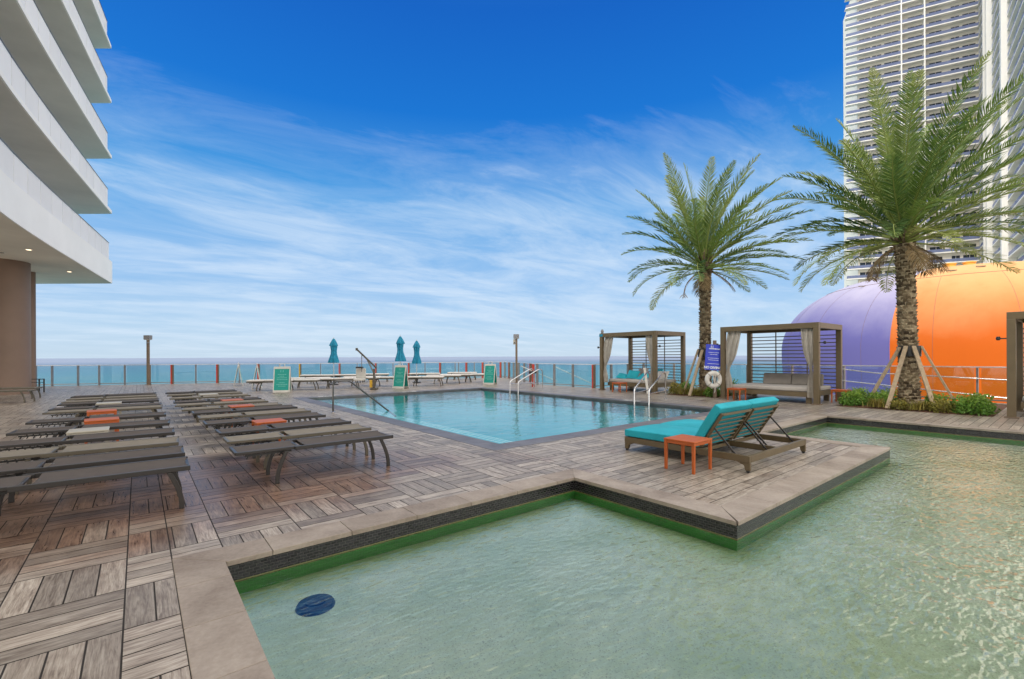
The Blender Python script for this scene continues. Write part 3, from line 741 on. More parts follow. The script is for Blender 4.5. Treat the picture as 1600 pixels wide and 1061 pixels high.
for (a, b) in ((X0+.04, xm-.03), (xm+.03, X1-.04)):
    mb = MB()
    for x in (a+.02, b-.02): p, q = bp(0), bp(bl); mb.bar((x, *p), (x, *q), .04, .035)
    p = bp(bl-.018); mb.bar((a+.042, *p), (b-.042, *p), .036, .033)
    bf = mb.build('backrest', 'bronze_metal', e, bevel=.003)
    mb = MB()
    for k in range(6):
        p = bp(.06+k*.078); M3 = Matrix.Rotation(-(math.pi/2-ang)+R_(90), 4, 'X')
        mb.tube([(a+.04, *p), (b-.04, *p)], .013, 8)
    mb.build('slats', 'bronze_metal', bf, True)
    for x in (a+.02, b-.02):
        mb = MB(); p = bp(.34); mb.bar((x, p[0]-.01, p[1]-.01), (x, p[0]-.36, .135), .016, .02)
        for k in range(4):
            t = .55+.12*k; y = p[0]-.01-.35*t; z = p[1]-.01-(p[1]-.145)*t; mb.bar((x, y, z), (x, y-.01, z-.035), .014, .014)
        mb.build('support_strut', 'charcoal_metal', bf)
    cushion_mesh(a-.04, b+.01, [(Y1+.0-t*(Y1-3.37)/8, ft+.012, 0, 1) for t in range(9)], .12, 'seat_cushion', 'cushion_teal', e)
    cushion_mesh(a-.04, b+.01, [(*bp(.04+t*(bl+.03)/8, .028), ny, nz) for t in range(9)], .12, 'back_cushion', 'cushion_teal', e)

# ------------------------------------------------------------------ cabanas with daybeds
def pillow(parent, c, size, rot, mat, name='pillow', label=None, cat=None, group=None):
    mb = MB(); w, h, t = size; n = 8; vs = []; fs = []
    for lay in (1, -1):
        for i in range(n+1):
            for j in range(n+1):
                u, v = 2*i/n-1, 2*j/n-1
                z = lay*t/2*(max(0, 1-u**4)*max(0, 1-v**4))**.6
                k = 1-.07*(1-abs(u*v)); vs.append((u*w/2*(1-.08*(1-v*v)*0-.06*(v*v<.5)), v*h/2*(1-.06*(u*u<.5)), z))
    K = (n+1)**2
    for i in range(n):
        for j in range(n): a = i*(n+1)+j; fs.append((a, a+n+1, a+n+2, a+1)); fs.append((K+a, K+a+1, K+a+n+2, K+a+n+1))
    mb.add(vs, fs); o = mb.build(name, mat, parent, True, sub=1); o.location = c; o.rotation_euler = rot
    if label: tag(o, label, cat, group)
    return o
def curtain_mesh(parent, x, y, ztop, zbot, width, knot, along, sway=0.):
    mb = MB(); n = 28; m = 22; vs = []; fs = []
    for lay in (0, 1):
        for i in range(m+1):
            u = i/m; z = ztop+(zbot-ztop)*u
            pinch = 1-.72*math.exp(-((u-knot)/.16)**2) ; pinch *= (1-.35*u)
            sh = sway*min(1, u*1.5)
            for j in range(n+1):
                v = j/n-.5; a = v*width*pinch+sh; b = .035*math.sin(j*1.9+.6*math.sin(u*5))*(.5+.5*pinch)+lay*.008
                vs.append((x+b, y+a, z) if along == 'y' else (x+a, y+b, z))
    K = (n+1)*(m+1)
    for i in range(m):
        for j in range(n): a = i*(n+1)+j; fs.append((a, a+1, a+n+2, a+n+1)); fs.append((K+a, K+a+n+1, K+a+n+2, K+a+1))
    mb.add(vs, fs); return mb.build('curtain', 'curtain', parent, True)
def make_cabana(x0, x1, y0, y1, H, label, speakers=True):
    e = empty('cabana', (x0, y0, 0), 0, label, 'cabana', 'bronze cabanas beside the pool')
    W, D = y1-y0, x1-x0; p = .15
    for (x, y) in ((p/2, p/2), (p/2, W-p/2), (D-p/2, p/2), (D-p/2, W-p/2)):
        mb = MB(); mb.b3(x-p/2, x+p/2, y-p/2, y+p/2, .0, H-.17); q = mb.build('post', 'bronze_metal', e, bevel=.006)
        mb = MB(); mb.b3(x-.12, x+.12, y-.12, y+.12, .006, .03); mb.build('base_plate', 'post_brown', q)
    mb = MB(); t = .17
    mb.b3(0, p, 0, W, H-t, H); mb.b3(D-p, D, 0, W, H-t, H); mb.b3(p+.002, D-p-.002, 0, p, H-t, H); mb.b3(p+.002, D-p-.002, W-p, W, H-t, H)
    mb.build('roof_beam', 'bronze_metal', e, bevel=.006)
    mb = MB(); mb.b3(p+.004, D-p-.004, p+.004, W-p-.004, H-.06, H-.03); mb.build('roof_canopy', 'curtain', e)
    mb = MB()
    for k in range(17):
        z = .30+k*.125
        if z < H-.2: mb.b3(D-p/2-.015, D-p/2+.015, p+.002, W-p-.002, z-.016, z+.016)
    mb.build('louvre', 'bronze_metal', e)
    mb = MB()
    for f in (.333, .667): mb.b3(D-p/2-.03, D-p/2-.0155, W*f-.018, W*f+.018, .1, H-t-.002)
    mb.build('louvre_stile', 'bronze_metal', e)
    if speakers: curtain_mesh(e, p/2+.02, W-p-.30, H-t, .35, .46, .66, 'y', .22)
    curtain_mesh(e, p/2+.02, p+.20, H-t, .2, .36, .60, 'y', -.12)
    for y in (0-.0, W+.0):
        s = -1 if y == 0 else 1
        mb = MB(); mb.bar((p/2, y, H-.62), (p/2, y+s*.13, H-.62), .035, .03); mb.lathe([(.03, H-.66), (.045, H-.62), (.03, H-.57)], (p/2, y+s*.14), 12); mb.build('spotlight', 'black_plastic', e, True)
    return e
def make_daybed(x0, x1, y0, y1, label):
    e = empty('daybed', (x0, y0, 0), 0, label, 'daybed', 'daybeds under the cabanas')
    W, D = y1-y0, x1-x0
    mb = MB(); mb.b3(0, D, 0, W, .21, .36); mb.build('base', 'bronze_metal', e, bevel=.006)
    for x in (.14, D-.14):
        for y in (.12, W-.12): mb = MB(); mb.b3(x-.06, x+.06, y-.07, y+.07, 0, .208); mb.build('leg', 'bronze_metal', e, bevel=.004)
    mb = MB(); mb.b3(.02, D-.02, .02, W-.02, .362, .50); mb.build('mattress', 'cushion_grey', e, True, bevel=.04)
    return e
CX0, CD = 15.85, 2.2
cb1 = make_cabana(CX0, CX0+CD, 10.58, 13.42, 2.50, 'bronze cabana on the left with turquoise pillows and tied grey curtains')
make_cabana(CX0+.05, CX0+.05+CD, 4.98, 8.0, 2.50, 'bronze cabana in the middle with a long grey sofa back and tied curtains')
make_cabana(CX0+.1, CX0+.1+CD, -1.9, 1.12, 2.50, 'bronze cabana cut off by the right edge of the view', False)
mb = MB(); mb.b3(-.01, .17, 2.66, 2.85, 2.36, 2.46); mb.build('blue_strap', 'umbrella_blue', cb1)
mb = MB(); mb.lathe([(.05, 2.50), (.07, 2.60), (.03, 2.68)], (.08, 2.75), 12); mb.build('finial', 'post_gray', cb1, True)
make_daybed(CX0+.28, CX0+2.0, 10.85, 13.2, 'daybed with grey mattress holding the turquoise pillows in the left cabana')
d2 = make_daybed(CX0+.15, CX0+1.98, 5.2, 7.72, 'daybed with grey mattress and long grey backrest in the middle cabana')
d3 = make_daybed(CX0+.5, CX0+2.15, -1.6, .92, 'daybed with grey mattress in the right hand cabana')
def bolster(parent, x, y0, y1, z, n):
    mb = MB(); w = (y1-y0)/n
    for k in range(n):
        a = y0+k*w+.005; b = a+w-.01
        mb.extr([(x-.09, z), (x+.10, z), (x+.14, z+.34), (x+.06, z+.39), (x-.02, z+.34)], 'y', a, b)
    mb.build('back_cushion', 'cushion_dark_grey', parent, True, bevel=.03)
bolster(d2, 1.45, .15, 2.0, .50, 2); bolster(d3, 1.25, .2, 2.3, .50, 2)
TQ = 'turquoise and pale pillows on the left daybed'
pillow(None, (CX0+.95, 12.9, .60), (.50, .50, .17), (R_(12), R_(-20), .3), 'cushion_teal', 'pillow', 'turquoise pillow lying flat, leftmost on the daybed', 'pillow', TQ)
pillow(None, (CX0+1.05, 12.42, .68), (.52, .52, .18), (R_(8), R_(-42), .2), 'cushion_teal', 'pillow', 'turquoise pillow leaning up beside the leftmost flat one', 'pillow', TQ)
pillow(None, (CX0+.9, 11.75, .62), (.5, .5, .17), (R_(5), R_(-30), -.2), 'cushion_teal', 'pillow', 'turquoise pillow half hidden behind the tied curtain', 'pillow', TQ)
pillow(None, (CX0+1.45, 11.5, .72), (.5, .5, .17), (0, R_(-60), -.1), 'cushion_teal', 'pillow', 'turquoise pillow right of the front curtain post', 'pillow', TQ)
pillow(None, (CX0+1.6, 12.3, .74), (.5, .5, .17), (0, R_(-65), .1), 'cushion_grey', 'pillow', 'grey pillow standing behind the turquoise ones', 'pillow', TQ)
pillow(None, (CX0+1.25, 11.08, .68), (.48, .5, .17), (0, R_(-48), .2), 'cushion_white', 'pillow', 'pale pillow at the right end of the left daybed', 'pillow', TQ)
# white board leaning by the left cabana, red hose box by the ladder
mb = MB(); mb.bar((15.55, 10.72, .004), (15.72, 11.0, 1.02), .10, .03)
tag(mb.build('leaning_board', 'white_plastic', bevel=.004), 'narrow white board leaning on the front post of the left cabana', 'board')

# ------------------------------------------------------------------ railing
def railing(name, P, label, colors, spacing=None, posts=None, H=1.13, vis=None):
    e = empty(name, (P[0][0], P[0][1], 0), 0, label, 'railing')
    o = Vector((P[0][0], P[0][1], 0))
    ci = 0
    for (a, b) in zip(P[:-1], P[1:]):
        A = Vector((a[0], a[1], 0)) - o; Bv = Vector((b[0], b[1], 0)) - o; d = Bv-A; ln = d.length; t = d.normalized(); nrm = Vector((-t.y, t.x, 0))
        mb = MB(); mb.bar(A+Vector((0, 0, H-.02)), Bv+Vector((0, 0, H-.02)), .06, .035); mb.build('top_rail', 'rail_cap', e, bevel=.004)
        mb = MB(); mb.bar(A+Vector((0, 0, .09)), Bv+Vector((0, 0, .09)), .035, .05); mb.build('bottom_rail', 'rail_metal', e)
        ps = posts if posts else None
        if ps is None: n = max(1, round(ln/spacing)); ps = [ln*i/n for i in range(n+1)]
        for i, q in enumerate(ps):
            c = colors[ci % len(colors)]; ci += 1
            p = A+t*q; mb = MB(); mb.box((p.x, p.y, (H-.038)/2), (.05 if c == 'post_gray' else .07, .13, H-.04), rz=math.atan2(t.y, t.x)+(0 if c != 'x' else 0))
            k = mb.build('post', c, e)
            if c in ('post_red', 'post_yellow'): k['label'] = c.split('_')[1]+' post'
            if c != 'post_gray' and c != 'post_brown':
                mb = MB(); p2 = A+t*(q+.075); mb.box((p2.x, p2.y, (H-.038)/2), (.05, .11, H-.04), rz=math.atan2(t.y, t.x)); mb.build('post', 'post_brown', e)
        for q0, q1 in zip(ps[:-1], ps[1:]):
            if q1-q0 < .25: continue
            p0, p1 = A+t*(q0+.09), A+t*(q1-.06); mb = MB(); z0, z1 = .13, H-.04
            mb.bar(Vector((p0.x, p0.y, (z0+z1)/2)), Vector((p1.x, p1.y, (z0+z1)/2)), .012, z1-z0); mb.build('glass_panel', 'rail_glass', e)
    return e
# far railing: post positions read along the line (x in the image -> distance on the line)
def on_line(px):
    s = (px-800)/FPX; ax, ay = RAILA; bx, by = RAILB
    # intersect ray (d*(F+s R)) with the line
    vx, vy = FW[0]+s*RT[0], FW[1]+s*RT[1]; ex, ey = bx-ax, by-ay
    det = vx*(-ey)+vy*ex; q = (vx*(-ay)+vy*ax)/1.0
    # solve vx*d - ex*k = ax ; vy*d - ey*k = ay
    D = vx*(-ey)+ex*vy; d = (ax*(-ey)+ex*ay)/D; k = (vx*ay-vy*ax)/D
    return k*math.hypot(ex, ey)
pf = [(30, 'g'), (56, 'g'), (81.5, 'g'), (122, 'g'), (155, 'g'), (195, 'g'), (234, 'b'), (268, 'r'), (306, 'g'), (339, 'r'), (374, 'g'), (403, 'r'), (437, 'g'), (468, 'y'), (501, 'g'), (530, 'r'), (558, 'g'), (586.5, 'r'), (614, 'g'), (638, 'r'), (664, 'g'), (687, 'r'), (711, 'g'), (716.5, 'g'), (728, 'r'), (741, 'g'), (753.5, 'r'), (769, 'g'), (781.5, 'r')]
cm_ = {'g': 'post_gray', 'b': 'post_brown', 'r': 'post_red', 'y': 'post_yellow'}
railing('glass_railing', [RAILA, RAILB], 'long glass railing across the far end of the deck with red, yellow and grey posts', [cm_[c] for _, c in pf], posts=[on_line(p) for p, _ in pf])
railing('glass_railing', [RAILB, RAILC, RAILD], 'glass railing stepping back from the far corner behind the lamp post', ['post_gray', 'post_red', 'post_gray', 'post_gray', 'post_gray', 'post_red', 'post_gray', 'post_gray', 'post_gray'], spacing=1.45)
railing('glass_railing', [RAILD, RAILE], 'short glass railing running behind the left cabana', ['post_gray'], spacing=1.3)
railing('glass_railing', [RAILE, (20.5, -8.5)], 'glass railing in front of the painted dome along the right side', ['post_gray'], spacing=1.75)
mb = MB(); mb.tube([(20.35, 5.6, .98), (20.35, 4.6, .86), (20.35, 1.2, .72)], .018, 8); mb.tube([(20.35, 5.6, .55), (20.35, 1.2, .16)], .018, 8)
tag(mb.build('handrail', 'stainless', smooth=True), 'steel handrail sloping down behind the near palm bed', 'handrail')
e = empty('low_rail', (-3.75, 29.35, 0), 0, 'low dark rail beside the thin brown column', 'rail')
mb = MB(); a, b = Vector((-.6, .5, 0)), Vector((.50, -.42, 0)); up = Vector((0, 0, .58))
mb.bar(a+up, b+up, .04, .03); mb.bar(a+up*.75, b+up*.75, .02, .02); mb.build('bars', 'charcoal_metal', e)
for t in (0, .85, 1): mb = MB(); q = a+(b-a)*t; mb.b3(q.x-.025, q.x+.025, q.y-.025, q.y+.025, 0, .6); mb.build('post', 'charcoal_metal', e)

# ------------------------------------------------------------------ lamp posts
def lamp_post(p, label, cam_box):
    e = empty('lamp_post', (p.x, p.y, 0), -TH, label, 'lamp post')
    mb = MB(); mb.b3(-.06, .06, -.05, .05, 0, 2.56); mb.build('pole', 'post_brown', e, bevel=.006)
    mb = MB(); mb.b3(-.12, .12, -.12, .12, .006, .03); mb.build('base_plate', 'post_brown', e)
    mb = MB(); mb.b3(-.17, .15, -.12, .12, 2.52, 2.76); h = mb.build('lamp_head', 'post_gray', e, bevel=.01)
    mb = MB(); mb.b3(-.14, .12, -.09, .09, 2.50, 2.518); mb.build('lens', 'lamp_glass', h)
    if cam_box:
        mb = MB(); mb.b3(-.18, -.065, -.05, .05, 2.18, 2.48); q = mb.build('camera_box', 'cream_plastic', e, bevel=.01)
        mb = MB(); mb.tube([(-.125, -.05, 2.28), (-.125, -.10, 2.27)], .03, 10); mb.build('camera_lens', 'black_plastic', q)
    else:
        mb = MB(); mb.lathe([(.02, 2.30), (.09, 2.32), (.05, 2.40), (.02, 2.46)], n=16); mb.build('sensor', 'post_gray', e, True)
lamp_post(AT(231.5, 25.7), 'brown lamp post at the far railing behind the left lounger row', False)
lamp_post(AT(807, 26.2), 'brown lamp post with a pale camera box right of the pool signs', True)

# ------------------------------------------------------------------ A-frame signs
def a_sign(p, rz, label, face='sign_teal', Hh=1.12, W=.66, group='teal sandwich board signs'):
    e = empty('sandwich_board', (p.x, p.y, 0), rz, label, 'sign', group)
    lean = .20
    def board(s, name):
        mb = MB(); M3 = Matrix.Rotation(-s*math.atan2(lean, Hh), 4, 'X')
        T = lambda c: (Matrix.Translation((0, -s*lean-.0, 0)) @ M3) @ Vector(c)
        for c, d in (((0, 0, .05), (W, .03, .10)), ((0, 0, Hh-.05), (W, .03, .10)), ((-W/2+.02, 0, Hh/2), (.04, .03, Hh-.202)), ((W/2-.02, 0, Hh/2), (.04, .03, Hh-.202))): mb.box(T(c), d, M=M3)
        fr = mb.build(name, 'white_plastic', e, bevel=.005)
        mb = MB(); mb.box(T((0, 0, Hh/2)), (W-.082, .018, Hh-.204), M=M3); mb.build('panel', face, fr)
        return M3, T, fr
    for s in (1, -1):
        M3, T, fr = board(s, 'board')
        yy = -.0105*s; mk = MB(); zt = Hh-.20
        for dx in (-.045, .045): mk.box(T((dx, yy, zt)), (.022, .003, .10), M=M3)
        mk.build('emblem', 'sign_mark_teal', fr)
        mk = MB(); z = Hh-.34; rnd = random.Random(5)
        for k in range(8):
            if k == 4: z -= .07; continue
            w = rnd.uniform(.16, .40); x = -w/2
            while x < w/2:
                l = rnd.uniform(.025, .06); mk.box(T((x+l/2, yy, z)), (l, .003, .026), M=M3); x += l+.014
            z -= .072
        mk.build('lettering', 'sign_mark_teal', fr)
    mb = MB(); mb.tube([(-.10, 0, Hh-.03), (-.10, 0, Hh+.07), (-.07, 0, Hh+.10), (.07, 0, Hh+.10), (.10, 0, Hh+.07), (.10, 0, Hh-.03)], .016, 8); mb.build('handle', 'white_plastic', e, True)
    return e
a_sign(AT(441, 19.8), -TH+R_(12), 'teal sign standing left of the pool among the white loungers')
a_sign(AT(626, 22.0), -TH-R_(24), 'teal sign standing behind the middle of the far pool edge')
a_sign(AT(766, 24.8), -TH-R_(26), 'teal sign standing at the far right corner of the pool')
a_sign(AT(372.5, 24.8), -TH+R_(118), 'sandwich board seen side-on, the left and farther of the two')
a_sign(AT(401.5, 22.3), -TH+R_(116), 'sandwich board seen side-on, the right and nearer of the two')

# ------------------------------------------------------------------ closed umbrellas
def umbrella(p, H, label, seed):
    e = empty('umbrella', (p.x, p.y, 0), seed, label, 'umbrella', 'closed blue umbrellas')
    mb = MB(); mb.tube([(0, 0, 0), (0, 0, H)], .022, 10); mb.build('pole', 'umbrella_pole', e, True)
    mb = MB(); mb.lathe([(.24, 0), (.24, .05), (.06, .07), (.045, .25)], n=20); mb.build('base', 'charcoal_metal', e, True)
    wob = lambda a, j: 1+.13*math.sin(8*a+seed)+.06*math.sin(3*a+j*.7+seed)
    mb = MB(); z = H-.03
    mb.lathe([(.25, z-1.28), (.26, z-1.22), (.20, z-1.0), (.145, z-.80), (.135, z-.62), (.16, z-.42), (.165, z-.30), (.10, z-.16), (.035, z)], n=40, wob=wob); mb.build('canopy', 'umbrella_blue', e, True)
    mb = MB(); mb.lathe([(.20, z-.36), (.205, z-.33), (.13, z-.14), (.04, z+.03)], n=32, wob=wob); mb.build('canopy_cap', 'umbrella_blue', e, True)
    mb = MB(); mb.lathe([(.012, z+.03), (.02, z+.06), (.005, z+.12)], n=8); mb.build('finial', 'umbrella_pole', e, True)
umbrella(AT(521.5, 25.0), 2.50, 'closed blue umbrella standing alone left of the pool lift', .4)
umbrella(AT(625.5, 24.3), 2.58, 'closed blue umbrella right behind the middle teal sign, the tallest in view', 1.9)
umbrella(AT(651, 26.5), 2.42, 'closed blue umbrella right of the middle teal sign', 3.1)

# ------------------------------------------------------------------ loungers with white cushions at the far side
proto['cushioned'] = make_lounger('taupe_metal', 'sling_taupe', True)
FL = [(423, 20.9, 'white cushioned lounger left of the left teal sign'), (464, 21.3, 'white cushioned lounger showing right of the left teal sign'),
      (484, 23.0, 'white cushioned lounger with rounded end before the yellow railing post'), (497, 26.6, 'white cushioned lounger close to the railing left of the lone umbrella'),
      (530, 22.4, 'white cushioned lounger right in front of the lone umbrella'), (541, 27.0, 'white cushioned lounger behind the lone umbrella by the railing'),
      (566, 24.0, 'white cushioned lounger behind the pool lift'), (582, 28.0, 'white cushioned lounger by the railing right of the pool lift'),
      (602, 23.6, 'white cushioned lounger left of the middle teal sign'), (664, 23.8, 'white cushioned lounger right of the middle teal sign, the nearest there'),
      (663, 28.6, 'white cushioned lounger by the railing under the right umbrella'), (693, 25.6, 'white cushioned lounger second to the right of the middle teal sign'),
      (712, 26.8, 'white cushioned lounger third to the right of the middle teal sign'), (722, 30.0, 'white cushioned lounger farthest out by the railing at right'),
      (741, 27.2, 'white cushioned lounger left of the right teal sign')]
for i, (px, d, lb) in enumerate(FL):
    p = AT(px, d); put('cushioned', (p.x, p.y, 0), R_([-25, -30, -20, -38, -28, -35, -22, -30, -26, -41, -36, -30, -28, -38, -30][i]), lb, 'white cushioned loungers at the far side', 'sun lounger')
for px, d, rz, lb in ((-6, 15.6, 20, 'pale lounger at the left edge, nearest of those by the brown column'), (8, 17.0, 22, 'pale lounger beside the thick brown column, farther of the two')):
    p = AT(px, d); put('taupe', (p.x, p.y, 0), R_(rz-39), lb, 'pale loungers by the brown column', 'sun lounger')

# ------------------------------------------------------------------ pool rails, lift
def ladder_rail(p0, p1, label, group):
    e = empty('pool_handrail', (p0[0], p0[1], 0), 0, label, 'pool handrail', group)
    d = Vector((p1[0]-p0[0], p1[1]-p0[1], 0)); mb = MB()
    pts = [(0, 0, -.55), (0, 0, .38), (d.x*.04, d.y*.04, .44), (d.x*.80, d.y*.80, .90), (d.x*.9, d.y*.9, .93), (d.x*.97, d.y*.97, .88), (d.x, d.y, .80), (d.x, d.y, .0)]
    mb.tube(pts, .024, 12); mb.build('bent_tube', 'stainless', e, True)
    mb = MB(); mb.tube([(0, 0, .30), (d.x, d.y, .30)], .018, 10); mb.build('cross_bar', 'stainless', e, True)
    mb = MB(); mb.lathe([(.05, .006), (.05, .018), (.028, .03)], (d.x, d.y), 16); mb.build('flange', 'stainless', e, True)
G1 = 'steel exit rails at the far right pool edge'; G2 = 'steel exit rails at the near right pool edge'
ladder_rail((12.52, 15.6), (14.2, 15.95), 'bent steel rail at the far right pool edge, left of its pair', G1)
ladder_rail((12.52, 15.05), (14.2, 15.35), 'bent steel rail at the far right pool edge, right of its pair', G1)
ladder_rail((12.52, 9.15), (14.15, 9.7), 'bent steel rail in front of the left daybed, left of its pair', G2)
ladder_rail((12.52, 8.60), (14.15, 9.05), 'bent steel rail in front of the left daybed, right of its pair', G2)
e = empty('pool_handrail', (4.08, 12.72, 0), 0, 'dark steel handrail leading down the pool steps on the left', 'pool handrail')
mb = MB(); mb.tube([(0, 0, 0), (0, 0, .74), (.03, 0, .82), (.09, 0, .85), (.38, 0, .85), (.48, 0, .82), (1.46, -.02, .02), (1.8, -.02, -.25)], .024, 12); mb.build('bent_tube', 'dark_steel', e, True)
mb = MB(); mb.lathe([(.055, .004), (.055, .02), (.03, .035)], n=16); mb.build('flange', 'stainless', e, True)
p = AT(584, 21.2)
e = empty('pool_lift', (p.x, p.y, 0), -TH, 'wheelchair pool lift with slanted arm and pale seat behind the far left pool edge', 'pool lift')
mb = MB(); mb.b3(-.12, .16, -.2, .2, .004, .09); mb.b3(-.03, .05, -.05, .05, .09, .95); mb.build('mast', 'taupe_metal', e, bevel=.01)
mb = MB(); mb.bar((.12, 0, 1.0), (-.78, 0, 1.86), .07, .07); mb.bar((-.78, 0, 1.92), (-.78, 0, 1.80), .09, .09); mb.build('arm', 'taupe_metal', e, bevel=.008)
mb = MB(); mb.tube([(.10, 0, .5), (-.06, .0, .9), (-.30, 0, 1.38)], .035, 10); mb.tube([(-.55, 0, 1.62), (-.56, 0, .82)], .018, 8); mb.build('hanger', 'post_gray', e, True)
mb = MB(); mb.b3(-.88, -.42, -.2, .2, .42, .52); mb.b3(-.88, -.42, .14, .22, .52, .98); mb.build('seat', 'white_plastic', e, bevel=.03)
mb = MB(); mb.b3(-.80, -.50, -.12, .10, .98, 1.06); mb.build('headrest', 'charcoal_metal', e, bevel=.02)
mb = MB(); mb.b3(-.16, -.06, -.15, .05, .10, .45); mb.build('battery_cover', 'post_yellow', e, bevel=.02)
p = AT(833, 22.6)
e = empty('rescue_stand', (p.x, p.y, 0), -TH, 'narrow red stand with a black reel beside the far exit rails', 'stand')
mb = MB(); mb.b3(-.07, .07, -.06, .06, 0, 1.12); mb.build('body', 'post_red', e, bevel=.02)
mb = MB(); mb.tube([(-.22, -.08, .72), (.16, -.08, .74)], .07, 12); mb.build('reel', 'black_plastic', e, True)
# sloping handrails outside the railing (ramp beyond)
for a, b, lb in (((17.0, 20.2), (16.95, 17.2), 'thin white ramp rail behind the glass, left of the two'), ((17.0, 17.4), (16.95, 14.9), 'thin white ramp rail behind the glass, right of the two')):
    mb = MB(); mb.tube([(a[0], a[1], .95), (b[0], b[1], .2)], .02, 8); tag(mb.build('ramp_rail', 'white_plastic', smooth=True), lb, 'handrail')

# ------------------------------------------------------------------ sign post with blue sign and life ring
p = C((1116-800)/FPX*16.3, 16.3)
e = empty('sign_post', (p.x, p.y, 0), -TH, 'brown wooden post carrying the blue sign beside the far palm', 'post')
mb = MB(); mb.b3(.0, .10, .03, .12, -.1, 2.04); mb.build('pole', 'post_brown', e, bevel=.005)
e = empty('notice_sign', (p.x, p.y, 0), -TH, 'tilted blue pool rules sign with NO DIVING along its foot', 'sign')
tilt = Matrix.Rotation(R_(4), 4, 'Y')
mb = MB(); mb.box((-.03, .012, 1.44), (.56, .02, .90), M=tilt); mb.build('panel', 'sign_blue', e, bevel=.003)
mk = MB(); rnd = random.Random(3)
for dx in (-.06, .0): mk.box(Matrix.Translation((-.07, 0, 1.44)) @ tilt @ Vector((dx, -.002, .37)), (.018, .004, .09), M=tilt)
z = .30
for k in range(9):
    w = [.34, .0, .36, .26, .0, .40, .34, .0, .38][k]
    x = -w/2
    while x < w/2 and w:
        l = rnd.uniform(.02, .06); mk.box(Matrix.Translation((-.03, 0, 1.44)) @ tilt @ Vector((x+l/2, -.002, z)), (l, .004, .035 if k == 0 else .014), M=tilt); x += l+.012
    z -= .066
mk.build('fine_print', 'sign_mark', e)
text_mesh('lettering', 'NO DIVING', .118, 'sign_mark', e, (-.055, -.003, 1.075), (R_(90), R_(4), 0), .004)
e = empty('life_ring', (p.x, p.y, 0), -TH, 'white life ring hanging below the blue NO DIVING sign', 'life ring')
mb = MB(); vs = []; fs = []; n, m = 36, 14; R0, r0 = .225, .082
for i in range(n):
    for j in range(m):
        a, b = 2*math.pi*i/n, 2*math.pi*j/m; q = R0+r0*math.cos(b); vs.append((-.06+q*math.cos(a), -.07+r0*.8*math.sin(b), .66+q*math.sin(a)))
for i in range(n):
    for j in range(m): fs.append((i*m+j, i*m+(j+1) % m, ((i+1) % n)*m+(j+1) % m, ((i+1) % n)*m+j))
mb.add(vs, fs); ring = mb.build('ring', 'white_plastic', e, True)
mb = MB()
for k in range(4):
    a = math.pi/4+k*math.pi/2
    pts = [(-.06+math.cos(a)*(R0+r0*1.08*math.cos(t)), -.07+r0*.9*math.sin(t), .66+math.sin(a)*(R0+r0*1.08*math.cos(t))) for t in [i*2*math.pi/12 for i in range(13)]]
    mb.tube(pts, .012, 6)
mb.build('strap', 'cushion_grey', e, True)
mb = MB()
rn = random.Random(2)
for k in range(4):
    x = -.10+.03*k; mb.tube([(x+rn.uniform(-.05, .05), -.10, .86), (x, -.13, .70), (x+rn.uniform(-.05, .08), -.12, .50), (x+rn.uniform(-.05, .08), -.09, .34-.05*k)], .009, 6)
mb.build('rope', 'white_plastic', e, True)

